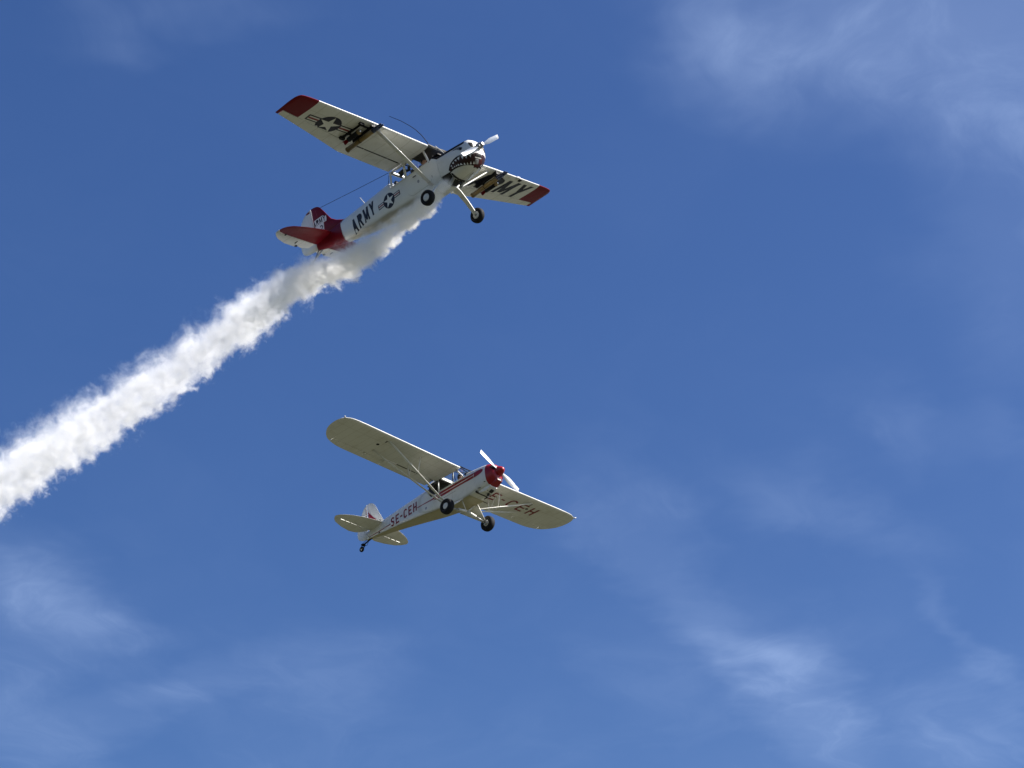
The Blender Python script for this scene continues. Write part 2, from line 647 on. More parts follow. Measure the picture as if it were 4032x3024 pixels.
def insignia(parent, O, U, V, D, tree, r, off=0.004):
    """star in a disc with side bars; U along the bars"""
    yb0, yb1 = -.27 * r, .40 * r
    navy = disc(0, 0, r) + [rect(-2.03 * r, yb0, 2.03 * r, yb1)]
    tb = 0.115 * r
    s0 = decal('insignia', navy, O, U, V, D, tree, NAVY, parent, off, 0.06)
    for s_ in (-1, 1):
        xa, xb = sorted((s_ * 1.0 * r, s_ * (2.03 * r - tb)))
        ym = (yb0 + yb1) / 2
        decal('insignia_bar', [rect(xa, yb0 + tb, xb, yb1 - tb)], O, U, V, D, tree, DECALW, parent, off + .003, 0.06)
        decal('insignia_stripe', [rect(xa, ym - .09 * r, xb, ym + .09 * r)], O, U, V, D, tree, STRIPE, parent, off + .006, 0.06)
    decal('insignia_star', star(0, 0, r * 0.93), O, U, V, D, tree, DECALW, parent, off + .003, 0.06)
    return s0


def quad_pane(name, pts, parent, mat=None):
    n = len(pts)
    return mobj(name, pts, [tuple(range(n))], mat or PANE, parent, recalc=False)


# ------------------------------------------------------------------ people
def skin_figure(name, joints, edges, mat, parent, root=0, sub=2):
    me = bpy.data.meshes.new(name)
    me.from_pydata([j[0] for j in joints], edges, [])
    o = bpy.data.objects.new(name, me)
    col.objects.link(o)
    md = o.modifiers.new('skin', 'SKIN')
    md.use_smooth_shade = True
    for i, j in enumerate(joints):
        sv = me.skin_vertices[0].data[i]
        sv.radius = j[1] if isinstance(j[1], tuple) else (j[1], j[1])
        sv.use_root = (i == root)
    ss = o.modifiers.new('sub', 'SUBSURF')
    ss.levels = ss.render_levels = sub
    dg = bpy.context.evaluated_depsgraph_get()
    dg.update()
    m2 = bpy.data.meshes.new_from_object(o.evaluated_get(dg))
    for p in m2.polygons:
        p.use_smooth = True
    o.modifiers.clear()
    o.data = m2
    m2.name = name
    bpy.data.meshes.remove(me)
    m2.materials.clear()
    m2.materials.append(mat)
    if parent is not None:
        o.parent = parent
    return o


def pilot(M, label, cloth, headset=True):
    """seated person facing +x; origin at the seat. Body is one mesh; clothes and hair are children"""
    J = [((0, 0, 0.06), (.15, .13)), ((0.0, 0, 0.22), (.14, .115)), ((-.02, 0, 0.40), (.165, .115)), ((-.01, 0, 0.52), (.12, .09)),
         ((0.0, 0, 0.585), (.055, .055)), ((0.01, 0, 0.65), (.065, .07)), ((0.025, 0, 0.735), (.078, .095)), ((0.02, 0, 0.81), (.066, .08))]
    E_ = [(0, 1), (1, 2), (2, 3), (3, 4), (4, 5), (5, 6), (6, 7)]
    for s_ in (-1, 1):
        b = len(J)
        J += [((-.01, s_ * .185, .50), .062), ((.05, s_ * .23, .27), .047), ((.27, s_ * .16, .22), .036), ((.34, s_ * .14, .235), (.045, .022)),
              ((.39, s_ * .125, .245), (.04, .018))]
        E_ += [(3, b), (b, b + 1), (b + 1, b + 2), (b + 2, b + 3), (b + 3, b + 4)]
        b = len(J)
        J += [((.06, s_ * .10, .04), .085), ((.42, s_ * .12, .12), .062), ((.62, s_ * .12, -.25), .045), ((.72, s_ * .12, -.27), (.04, .03))]
        E_ += [(0, b), (b, b + 1), (b + 1, b + 2), (b + 2, b + 3)]
    o = skin_figure('person', J, E_, SKIN, None)
    o.matrix_world = M
    o['label'] = label
    o['category'] = 'person'
    # face: nose, eyes, ears joined to the body mesh so that it stays one
    g = G()
    g.tube([(.105, 0, .755), (.128, 0, .725), (.105, 0, .71)], [.010, .017, .012], 8)
    for s_ in (-1, 1):
        g.ball((.098, s_ * .032, .758), .012, 6)
        g.ball((.02, s_ * .085, .74), .028, 6, (.6, .4, 1))
    bm = bmesh.new()
    bm.from_mesh(o.data)
    vs = [bm.verts.new(v) for v in g.v]
    for f in g.f:
        try:
            bm.faces.new([vs[k] for k in f]).smooth = True
        except ValueError:
            pass
    bm.to_mesh(o.data)
    bm.free()
    # jacket
    Jc = [((0, 0, 0.05), (.168, .145)), ((0.0, 0, 0.22), (.158, .13)), ((-.02, 0, 0.40), (.182, .13)), ((-.01, 0, 0.525), (.13, .10)), ((0.0, 0, 0.575), (.075, .075))]
    Ec = [(0, 1), (1, 2), (2, 3), (3, 4)]
    for s_ in (-1, 1):
        b = len(Jc)
        Jc += [((-.01, s_ * .19, .50), .076), ((.05, s_ * .235, .265), .06), ((.26, s_ * .165, .218), .047)]
        Ec += [(3, b), (b, b + 1), (b + 1, b + 2)]
    skin_figure('jacket', Jc, Ec, cloth, o)
    g = G()
    g.ball((.0, 0, .79), .098, 10, (1.02, .88, .92))
    g.ball((-.03, 0, .74), .09, 8, (.8, .9, 1.0))
    g.obj('hair', HAIR, o, True)
    if headset:
        g = G()
        g.tube([(.015, math.sin(a) * .097, .755 + math.cos(a) * .135) for a in [R_(-95 + 19 * k) for k in range(11)]], .010, 6)
        for s_ in (-1, 1):
            g.ball((.015, s_ * .098, .74), .04, 7, (.9, .5, 1.1))
        g.obj('headset', BLACK, o, True)
    return o


# ------------------------------------------------------------------ ground under it all
g = bpy.data.meshes.new('ground')
bm = bmesh.new()
bmesh.ops.create_circle(bm, cap_ends=True, segments=64, radius=9000)
bm.to_mesh(g)
bm.free()
ground = bpy.data.objects.new('ground', g)
col.objects.link(ground)
ground['kind'] = 'structure'
gm = paint('airfield_grass', (0.024, 0.027, 0.010), 0.9, 0.6, (0.040, 0.037, 0.017), 0.02)
g.materials.append(gm)

# ------------------------------------------------------------------ shared airplane pieces


def wheel_parts(parent, loc, R, W, rim_r, axis_side, disc_r):
    """wheel > tyre, rim ; part of an airplane"""
    e = G()
    prof = [(-W * .30, rim_r * .98), (-W * .44, rim_r * 1.05), (-W * .5, R * .72), (-W * .46, R * .87), (-W * .32, R * .965), (-W * .12, R), (W * .12, R),
            (W * .32, R * .965), (W * .46, R * .87), (W * .5, R * .72), (W * .44, rim_r * 1.05), (W * .30, rim_r * .98)]
    e.lathe(prof, 36, 'y')
    t = e.obj('wheel', RUBBER, parent, True)
    t.location = loc
    h = G()
    h.lathe([(-W * .40, .001), (-W * .40, disc_r * .92), (-W * .36, disc_r), (-W * .25, rim_r), (W * .25, rim_r), (W * .36, disc_r), (W * .40, disc_r * .92), (W * .40, .001)], 28, 'y')
    h.obj('rim', HUB, t, True)
    c = G()
    c.lathe([(-W * .40, .001), (-W * .40, disc_r * .22), (W * .40, disc_r * .22), (W * .40, .001)], 14, 'y')
    c.obj('axle_cap', HUB, t, False)
    return t


def blade(g, direction, r0, r1, ch, tip_x=0.0, twist=(48, 16), side=1):
    """one propeller blade in the y-z plane along a direction, turning about x"""
    d = Vector(direction).normalized()
    tng = Vector((1, 0, 0)).cross(d).normalized() * side
    N = 12
    n0 = len(g.v)
    for i in range(N + 1):
        t = i / N
        r = r0 + (r1 - r0) * t
        c = ch * (0.45 + 1.0 * min(1, t * 2.2) * (1 - 0.38 * max(0, t - .45) / .55)) / 1.2
        if t > .96:
            c *= .82
        a = R_(twist[0] + (twist[1] - twist[0]) * t ** .7)
        th = 0.16 * c * (1.5 - t) / 1.2
        cd = tng * math.cos(a) + Vector((1, 0, 0)) * math.sin(a)
        nd = Vector((1, 0, 0)) * math.cos(a) - tng * math.sin(a)
        p = d * r
        for (u, v_) in ((-.5, 0), (-.25, .5), (.1, .6), (.5, 0.05), (.5, -.05), (0, -.12)):
            g.v.append(tuple(p + cd * (u * c) + nd * (v_ * th)))
    for i in range(N):
        for k in range(6):
            q = (k + 1) % 6
            g.f.append((n0 + i * 6 + k, n0 + i * 6 + q, n0 + (i + 1) * 6 + q, n0 + (i + 1) * 6 + k))
    g.f.append(tuple(n0 + k for k in range(6)))
    g.f.append(tuple(n0 + N * 6 + k for k in range(6)))
    return g


# body axes -> world, as flown in the picture
def pose(Rm, T):
    M = Matrix((tuple(Rm[0]) + (T[0],), tuple(Rm[1]) + (T[1],), tuple(Rm[2]) + (T[2],), (0, 0, 0, 1)))
    q = M.to_quaternion().to_matrix().to_4x4()
    q.translation = M.translation
    return q


M_BIRD = pose([[0.72599, 0.6478, -0.23086], [-0.67803, 0.73035, -0.08286], [0.11493, 0.21669, 0.96945]], (-2.1702, 51.9022, 39.586))
M_CUB = pose([[0.71354, 0.69558, -0.08383], [-0.69451, 0.718, 0.04616], [0.09229, 0.02528, 0.99541]], (-1.4659, 64.3906, 35.5412))

# ================================================================== AIRPLANE WITH THE SHARK MOUTH
B = empty('airplane', M_BIRD, 'white and dark red army airplane with shark mouth nose, trailing thick white smoke', 'airplane')
TB = math.tan(R_(2.13))
zb_ = lambda y: abs(y) * TB

# fuselage: x, half width, top, bottom, widest z, exponents
FB = [(-5.28, .045, -.20, -.56, -.38, 2.2, 2.2), (-4.9, .10, -.20, -.67, -.42, 2.3, 2.4), (-4.06, .21, -.19, -.90, -.50, 2.5, 2.8), (-3.5, .275, -.185, -1.02, -.55, 2.6, 3.0),
      (-2.6, .36, -.165, -1.17, -.60, 2.7, 3.2), (-1.85, .41, -.13, -1.28, -.64, 2.9, 3.4), (-1.1, .43, -.10, -1.35, -.68, 3.4, 3.6), (-.12, .435, -.12, -1.37, -.75, 3.2, 3.6),
      (.16, .43, -.375, -1.36, -.85, 2.9, 3.4)]
SILL = -.475


STREAKED = bpy.data.materials.new('stained_shaded_paint')
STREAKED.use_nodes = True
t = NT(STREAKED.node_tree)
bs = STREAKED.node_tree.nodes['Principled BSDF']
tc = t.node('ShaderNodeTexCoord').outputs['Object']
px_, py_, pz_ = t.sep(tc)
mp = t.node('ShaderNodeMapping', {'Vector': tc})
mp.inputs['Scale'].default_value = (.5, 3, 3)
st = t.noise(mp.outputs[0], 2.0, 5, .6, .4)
d_ = t.math('ABSOLUTE', t.math('SUBTRACT', pz_, t.math('MULTIPLY_ADD', px_, -.105, -1.385)))  # olive stain and underside shade painted along the lower corner
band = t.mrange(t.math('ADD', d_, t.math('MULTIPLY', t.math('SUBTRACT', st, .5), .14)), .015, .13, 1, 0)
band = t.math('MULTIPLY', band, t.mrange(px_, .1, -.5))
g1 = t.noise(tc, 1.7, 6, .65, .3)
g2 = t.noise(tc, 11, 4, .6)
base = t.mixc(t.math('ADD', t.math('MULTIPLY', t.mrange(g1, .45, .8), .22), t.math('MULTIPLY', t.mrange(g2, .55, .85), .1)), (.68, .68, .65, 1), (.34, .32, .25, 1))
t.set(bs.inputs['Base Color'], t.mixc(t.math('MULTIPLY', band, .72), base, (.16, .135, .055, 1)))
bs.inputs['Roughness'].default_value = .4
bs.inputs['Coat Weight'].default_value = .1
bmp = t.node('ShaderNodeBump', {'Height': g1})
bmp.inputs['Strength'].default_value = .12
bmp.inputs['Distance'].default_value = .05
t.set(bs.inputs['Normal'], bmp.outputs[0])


def clipf(x):
    if x < -1.86 or x > .155:
        return None
    if x < -1.70:
        return SILL + (-1.70 - x) / .16 * (-.13 - SILL)
    if x < -.10:
        return SILL
    return SILL + (x + .10) / .25 * (-.34 - SILL) + .005


xs = [-4.06 + i * (2.2 / 8) for i in range(9)] + [-1.80, -1.75, -1.70] + [-1.70 + i * 1.6 / 10 for i in range(1, 11)] + [-.02, .06, .15]
rings = [ring(FB, x, 44, clipf(x)) for x in xs]


def skip_deck(i, k):
    a, b = xs[i], xs[i + 1]
    if a >= -1.71 and b <= -.05:
        z = [rings[i][k][2], rings[i][(k + 1) % 44][2], rings[i + 1][k][2], rings[i + 1][(k + 1) % 44][2]]
        return min(z) > SILL - 1e-4
    return False


v, f = loft(rings, cap0=True, cap1=True, skip=skip_deck)
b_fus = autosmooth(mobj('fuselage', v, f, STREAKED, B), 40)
# red tail cone
xs = [-5.28, -5.1, -4.9, -4.6, -4.3, -4.06]
v, f = loft([ring(FB, x, 44) for x in xs])
b_tail = autosmooth(mobj('tail_cone', v, f, RED, B), 40)
fus_tree = bvh(b_fus, b_tail)
# red run forward along the spine, with its curved edge
decal('tail_colour_edge', [[(-4.10, -.95), (-3.97, -.93), (-4.03, -.80), (-4.045, -.5), (-4.04, -.33), (-3.97, -.26), (-3.86, -.22), (-3.86, -.0), (-4.10, -.0)]],
      (0, -.4, 0), (1, 0, 0), (0, 0, 1), (0, 1, 0), fus_tree, RED, b_fus, .003, .05)
decal('tail_colour_edge', [[(-4.10, -.95), (-3.97, -.93), (-4.03, -.80), (-4.045, -.5), (-4.04, -.33), (-3.97, -.26), (-3.86, -.22), (-3.86, -.0), (-4.10, -.0)]],
      (0, .4, 0), (1, 0, 0), (0, 0, 1), (0, -1, 0), fus_tree, RED, b_fus, .003, .05)

# lettering and insignia on both sides
for s_ in (-1, 1):
    polys, tw = word('ARMY', .43, {'*': .50, 'M': .58, 'A': .55}, .135, .15)
    if s_ < 0:
        decal('lettering', polys, (-3.60, -.5, -.97), (1, 0, .095), (0.02, 0, 1), (0, 1, 0), fus_tree, NAVY, b_fus, .006, .05)
        insignia(b_fus, (-1.885, -.5, -.80), (1, 0, .02), (0, 0, 1), (0, 1, 0), fus_tree, .235)
    else:
        decal('lettering', polys, (-3.60 + tw, .5, -.88), (-1, 0, -.095), (0, 0, 1), (0, -1, 0), fus_tree, NAVY, b_fus, .006, .05)
        insignia(b_fus, (-1.885, .5, -.80), (-1, 0, -.02), (0, 0, 1), (0, -1, 0), fus_tree, .235)

# door seams, handle, fuel cap rings
seams = [rect(-.135, -1.02, -.12, -.50)]
decal('panel_seam', seams, (0, -.6, 0), (1, 0, 0), (0, 0, 1), (0, 1, 0), fus_tree, BLACK, b_fus, .004, .06)
seams = [rect(-1.12, -1.05, -1.112, -.5), rect(-1.0, -1.155, -.25, -1.147), stroke((-1.112, -1.05), (-1.0, -1.15), .008), stroke((-.25, -1.15), (-.16, -1.05), .008)]
decal('door_seam', seams, (0, -.6, 0), (1, 0, 0), (0, 0, 1), (0, 1, 0), fus_tree, STEEL, b_fus, .004, .06)
decal('step_ring', arc(-.65, -.855, .045, .05, 0, 360, .014, 18), (0, -.6, 0), (1, 0, 0), (0, 0, 1), (0, 1, 0), fus_tree, STEEL, b_fus, .004, .06)
G().tube([(-.80, -.445, -.64), (-.77, -.47, -.655), (-.70, -.47, -.655), (-.68, -.445, -.64)], .012, 6).obj('door_handle', BLACK, B, True)

# ---- cabin: posts, panes, roof, seats
POST = [  # (bottom, top, width) on one side
    ((-.12, .43, SILL), (-.26, .40, .06), .075),
    ((-1.06, .43, SILL), (-1.05, .40, .02), .10),
    ((-1.66, .42, SILL + .02), (-1.62, .39, -.02), .085),
]
for s_ in (-1, 1):
    for (p0, p1, wd) in POST:
        a, b = Vector((p0[0], s_ * p0[1], p0[2])), Vector((p1[0], s_ * p1[1], p1[2]))
        g = G()
        g.tube([a, b], [wd * .5, wd * .5], 8, True, .35, (0, 1, 0))
        g.obj('cabin_post', WHITE, B, False)
    g = G()
    g.tube([(-1.70, s_ * .428, SILL - .012), (-.12, s_ * .431, SILL - .012)], .016, 8)
    g.obj('window_sill', WHITE, B, True)
    g = G()
    g.tube([(-1.64, s_ * .405, -.005), (-.05, s_ * .412, .02)], .024, 8)
    g.obj('cabin_rail', WHITE, B, True)
    quad_pane('side_window', [(-1.03, s_ * .43, SILL), (-.15, s_ * .432, SILL), (-.28, s_ * .408, .03), (-1.02, s_ * .405, .0)], B)
    quad_pane('rear_side_window', [(-1.64, s_ * .42, SILL), (-1.09, s_ * .43, SILL), (-1.08, s_ * .405, .0), (-1.60, s_ * .395, -.03)], B)
# back window from roof to turtle deck
v, f = loft([[(-1.63, .39 * math.cos(a), -.02 + .05 * math.sin(a)) for a in [math.pi * k / 10 for k in range(11)]],
             [(-1.84, .40 * math.cos(a), -.36 + .22 * math.sin(a) ** .6) for a in [math.pi * k / 10 for k in range(11)]]], False, False)
mobj('rear_window', v, [q for q in f if max(q) - min(q) < 15], PANE, B, True, recalc=False)
# windscreen: curved sheet from roof front to glareshield
rows = []
for j in range(9):
    tt_ = j / 8
    row = []
    for k in range(13):
        a = math.pi * k / 12
        yy = (.40 + .035 * tt_) * math.cos(a)
        xx = (-.05 - .19 * abs(math.cos(a)) ** 1.6) * (1 - tt_) + (.23 - .34 * abs(math.cos(a)) ** 2.2) * tt_
        zz = (.06 + .09 * math.sin(a)) * (1 - tt_) + (SILL + .155 * math.sin(a) ** .7) * tt_
        row.append((xx, yy, zz))
    rows.append(row)
vv = [p for r in rows for p in r]
ff = [(i * 13 + k, i * 13 + k + 1, (i + 1) * 13 + k + 1, (i + 1) * 13 + k) for i in range(8) for k in range(12)]
mobj('windscreen', vv, ff, PANE, B, True, recalc=False)
G().tube([rows[j][6] for j in range(9)], .012, 6).obj('windscreen_frame', WHITE, B, True)
# roof: centre part of the wing over the cabin
SECC = [(0.0, .0, -1.61, 0, 1.0), (.41, 0, -1.61, zb_(.41), 1.0)]
v, f = panel(NACA, [(-.41, 0, -1.61, zb_(.41), 1.0), (0, 0, -1.61, 0.0, 1.0), (.41, 0, -1.61, zb_(.41), 1.0)], 1, x1=-.70)
b_roof = autosmooth(mobj('cabin_roof', v, f, WHITE, B), 40)
lo = [(-.70 * i / 14, NACA(.70 * i / 14 / 1.61)[1] * 1.61 - .006) for i in range(15)]
lo = [(.012, .05), (.016, .02), (.012, .0)] + lo[1:]
v, f = loft([[(x, y, z + zb_(y)) for (x, z) in lo] + [(x, y, z + zb_(y) - .004) for (x, z) in lo[::-1]] for y in (-.415, -.2, 0, .2, .415)])
mobj('headliner', v, f, INTERIOR, B, True)
quad_pane('skylight', [(-.70, -.40, .0), (-.70, .40, .0), (-1.62, .40, .0), (-1.62, -.40, .0)], B)
G().tube([(-.70, -.41, -.01), (-.70, .41, -.01)], .03, 8).obj('roof_spar', INTERIOR, B, True)
G().tube([(-1.62, -.40, .0), (-1.62, .40, .0)], .035, 8).obj('roof_bow', WHITE, B, True)
for s_ in (-1, 1):
    v, f = panel(NACA, [(.33, 0, -1.61, zb_(.33), 1.0), (.41, 0, -1.61, zb_(.41), 1.0)], s_, x0=-.70)
    mobj('roof_edge', v, f, WHITE, B)
# dark lining inside the tub
v, f = loft([[(p[0], p[1] * .965, p[2] if p[2] > SILL - .03 else p[2] * .985) for p in ring(FB, x, 44, SILL - .004)] for x in (-1.66, -1.2, -.7, -.3, -.08)], False, False)
v2, f2 = [], [q for q in f if min(v[k][2] for k in q) < SILL - .02]
mobj('cabin_lining', v, f2, INTERIOR, B, True)
# gear seen up through the skylight: a long grey box and a dark folded cover
G().box((-1.50, -.22, -.08), (.07, .52, .05)).obj('radio_shelf', STEEL, B)
g = G()
g.plate([(-1.15, -.33), (-1.42, -.30), (-1.50, -.02), (-1.33, -.12), (-1.12, -.05)], 'z', .012, -.09)
g.obj('map_case', DARKCLOTH, B)
g = G()
g.plate([(-.93, -.31), (-1.0, -.30), (-1.20, -.10), (-1.10, -.06), (-.94, -.26)], 'z', .012, -.09)
g.obj('harness', DARKCLOTH, B)
G().box((.0, 0, -.46), (.05, .72, .24)).box((.1, 0, -.37), (.22, .7, .03)).obj('instrument_panel', BLACK, B)
for xs_ in (-.72, -1.42):
    g = G()
    M = Matrix.Rotation(R_(-12), 3, 'Y')
    g.box((xs_ - .18, 0, -.52), (.09, .44, .62), M)
    g.box((xs_ + .05, 0, -.82), (.46, .44, .1))
    o = g.obj('seat', SEAT, B)
G().tube([(-1.06, -.40, -.01), (-1.04, .40, -.01)], .02, 8).obj('roof_tube', BLACK, B, True)

# ---- cowling
CB = [(.16, .43, -.375, -1.36, -.85, 2.9, 3.2), (.5, .425, -.39, -1.385, -.87, 2.9, 3.0), (.95, .405, -.415, -1.35, -.87, 2.8, 2.8), (1.15, .395, -.43, -1.30, -.86, 2.7, 2.6),
      (1.26, .38, -.45, -1.24, -.84, 2.6, 2.4), (1.34, .34, -.505, -1.16, -.82, 2.4, 2.3), (1.40, .27, -.575, -1.07, -.80, 2.3, 2.2), (1.43, .17, -.65, -.96, -.78, 2.1, 2.1)]
xs = [.16, .25, .35, .5, .65, .8, .95, 1.05, 1.15, 1.21, 1.26, 1.30, 1.34, 1.375, 1.40, 1.43]
# rear lip sits back further on the sides than below: the lower edge ends at x=.5
rr = [ring(CB, x, 56) for x in xs]


def skip_cowl(i, k):
    # cowl exit: open underneath behind x = .5
    z = rr[i][k][2]
    return xs[i + 1] <= .51 and z < -1.16


v, f = loft(rr, cap0=True, cap1=True, skip=skip_cowl)
b_cowl = autosmooth(mobj('cowling', v, f, WHITE, B), 40)
cowl_tree = bvh(b_cowl)
# dark firewall box behind the open exit
v, f = loft([ring([(0.1, .40, -.5, -1.33, -.85, 3, 3.2), (.6, .39, -.5, -1.32, -.85, 3, 3)], x, 40) for x in (.10, .3, .62)])
autosmooth(mobj('engine_bay', v, f, SOOT_SHADE, B), 40)
# exhaust stacks and cowl flap hinges in the exit
for (y, x) in ((-.22, .33), (.20, .36)):
    g = G()
    g.tube([(x + .35, y, -1.20), (x + .1, y, -1.33), (x - .08, y, -1.44)], [.05, .05, .05], 12, False)
    g.tube([(x + .34, y, -1.20), (x + .1, y, -1.325), (x - .075, y, -1.435)], [.042, .042, .042], 12, False)
    g.obj('exhaust_pipe', STEEL, B, True)
G().tube([(.98, .08, -1.36), (.42, .10, -1.47)], .018, 8).obj('drain_pipe', HUB, B, True)

VD = Vector((.504, -.695, -.512)).normalized()      # direction from which the nose art is laid on
CU = Vector((VD.y, -VD.x, 0)).normalized() * -1      # roughly forward
CV = CU.cross(-VD).normalized() * 1
if CV.z < 0:
    CV = -CV
CO = Vector((.95, 0, -.85))
MOUTH = [(-.604, -.224), (-.567, -.138), (-.524, -.063), (-.471, -.01), (-.406, .04), (-.327, .086), (-.253, .11), (-.204, .117), (-.129, .09), (-.039, .075), (.06, .07), (.159, .076), (.24, .093), (.312, .075),
         (.361, .005), (.392, -.098), (.378, -.19), (.344, -.286), (.274, -.335), (.188, -.37), (.171, -.304), (.123, -.249), (.038, -.208), (-.061, -.182), (-.172, -.168), (-.289, -.176), (-.39, -.193), (-.484, -.226), (-.586, -.285), (-.616, -.288)]
TEETH = [[(-.3, .06), (-.213, .1), (-.255, -.008)], [(-.387, .021), (-.32, .05), (-.334, -.021)], [(-.473, -.052), (-.414, -.0), (-.42, -.071)], [(-.532, -.113), (-.497, -.08), (-.485, -.135)], [(-.505, -.156), (-.445, -.172), (-.505, -.200)],
         [(-.428, -.121), (-.395, -.160), (-.44, -.168)], [(-.366, -.104), (-.338, -.151), (-.385, -.158)], [(-.31, -.089), (-.272, -.145), (-.33, -.152)], [(-.232, -.086), (-.180, -.153), (-.255, -.150)], [(-.131, -.102), (-.095, -.169), (-.158, -.160)],
         [(-.042, -.111), (-.02, -.183), (-.073, -.177)], [(.062, -.114), (.065, -.196), (.010, -.190)], [(.15, -.127), (.152, -.215), (.102, -.203)],
         [(-.18, .105), (-.10, .082), (-.145, -.005)], [(-.07, .08), (.0, .07), (-.04, -.01)], [(.05, .068), (.12, .07), (.085, -.005)]]
FRONTLIP = [(.29, -.10), (.392, -.098), (.378, -.19), (.344, -.286), (.274, -.335), (.188, -.37), (.171, -.304), (.21, -.27), (.26, -.20)]
LIPEDGE = [(-.616, -.288), (-.586, -.285), (-.484, -.226), (-.39, -.193), (-.289, -.176), (-.172, -.168), (-.061, -.182), (.038, -.208), (.123, -.249), (.171, -.304), (.188, -.37)]
EXIT = [(-.622, -.292), (-.576, -.288), (-.517, -.318), (-.477, -.385), (-.419, -.458), (-.358, -.521), (-.295, -.571), (-.231, -.602), (-.269, -.653), (-.355, -.689), (-.404, -.619), (-.458, -.605), (-.551, -.667), (-.598, -.588), (-.575, -.537), (-.622, -.534), (-.594, -.465), (-.619, -.411), (-.628, -.342)]
MAROON = paint('mouth_maroon', (0.026, 0.006, 0.005), 0.4, 0.5, (0.006, 0.004, 0.004), 4.5, spec=.3)
LIPRED = paint('lip_red', (0.07, 0.006, 0.005), 0.4, 0.3, (0.02, 0.004, 0.004), 6, spec=.3)
EYEGREY = paint('eye_grey', (0.10, 0.105, 0.12), 0.5, 0.5, (0.3, 0.3, 0.3), 8)
exit_tree = bvh(b_cowl, b_fus)
for s_ in (-1, 1):
    m = lambda q: Vector((q.x, q.y * -s_, q.z))
    O_, U_, V_, D_ = CO, m(CU), m(CV), -m(VD)
    e0 = 0.0 if s_ < 0 else 0.0012
    mouth = decal('shark_mouth', [MOUTH], O_, U_, V_, D_, cowl_tree, MAROON, b_cowl, .004 + e0, .03)
    edge = [stroke(a, b, .022) for a, b in zip(LIPEDGE, LIPEDGE[1:])] + [stroke(a, b, .026) for a, b in zip(MOUTH[:9], MOUTH[1:10])]
    decal('lip_line', edge, O_, U_, V_, D_, cowl_tree, BLACK, b_cowl, .0065 + e0, .03)
    decal('front_lip', [FRONTLIP], O_, U_, V_, D_, cowl_tree, LIPRED, b_cowl, .0065 + e0, .03)
    for tq in TEETH:
        decal('tooth', [tq], O_, U_, V_, D_, cowl_tree, DECALW, b_cowl, .0085 + e0, .04)
    decal('painted_eye', [[(-.388, .293), (-.289, .335), (-.165, .362), (-.075, .345), (-.09, .28), (-.148, .259), (-.19, .28), (-.257, .306)]], O_, U_, V_, D_, cowl_tree, EYEGREY, b_cowl, .004, .03)
    decal('nose_band', [[(-.06, .225), (.08, .215), (.17, .225), (.27, .285), (.35, .345), (.38, .325), (.30, .245), (.19, .165), (.06, .155), (-.06, .175)]], O_, U_, V_, D_, cowl_tree, BLACK, b_cowl, .005 + e0, .03)
    decal('eye_pupil', disc(-.135, .305, .036), O_, U_, V_, D_, cowl_tree, BLACK, b_cowl, .007, .03)
    decal('outlet_shade', [EXIT], O_, U_, V_, D_, exit_tree, SOOT_SHADE, b_cowl, .012 + e0, .03)  # dark patch paints in the shade of the exit opening
    decal('cowl_seam', [stroke((-.02, .10), (-.02, .46), .012)], O_, U_, V_, D_, cowl_tree, STEEL, b_cowl, .003, .04)
    eye = [(.125, .42), (.232, .388), (.242, .283), (.217, .258), (.172, .288), (.134, .338), (.115, .389)]
    decal('air_intake', [eye], O_, U_, V_, D_, cowl_tree, BLACK, b_cowl, .007, .03)
D_, U_, V_ = -VD, CU, CV
sc_m = decal('oil_cooler_mouth', [[(.255, .067), (.326, .042), (.388, .000), (.368, -.082), (.307, -.057), (.231, -.019)]], CO, U_, V_, D_, cowl_tree, BLACK, b_cowl, .011, .03)
decal('cooler_lip', [[(.206, -.017), (.287, -.058), (.366, -.101), (.352, -.130), (.272, -.086), (.202, -.044)]], CO, U_, V_, D_, cowl_tree, CHROME, b_cowl, .016, .03)
decal('filter_screen', [[(.199, -.068), (.291, -.12), (.238, -.249), (.152, -.213)]], CO, U_, V_, D_, cowl_tree, STEEL, b_cowl, .012, .03)

# black anti-glare panel on top of the cowl: follows the skin a few millimetres above it
rows = []
for x in [-.095, -.03, .05, .15, .16, .2, .35, .5, .65, .8, .95, 1.05, 1.15, 1.19]:
    tab = FB if x < .155 else CB
    w_, zt_, zb0, zm, nt_, nb_ = interp(tab, x)
    row = []
    for k in range(25):
        a = R_(29) + R_(122) * k / 24
        c, s_ = math.cos(a), math.sin(a)
        y = w_ * math.copysign(abs(c) ** (2 / nt_), c)
        z = zm + (zt_ - zm) * s_ ** (2 / nt_)
        cz = clipf(x) if x < .155 else None
        if cz is not None:
            z = min(z, cz)
        d_ = Vector((0, c, s_)) * .007
        row.append((x, y + d_.y, z + d_.z))
    rows.append(row)
vv = [p for r in rows for p in r]
ff = [(i * 25 + k, i * 25 + k + 1, (i + 1) * 25 + k + 1, (i + 1) * 25 + k) for i in range(len(rows) - 1) for k in range(24)]
mobj('antiglare_panel', vv, ff, BLACK, b_cowl, True)

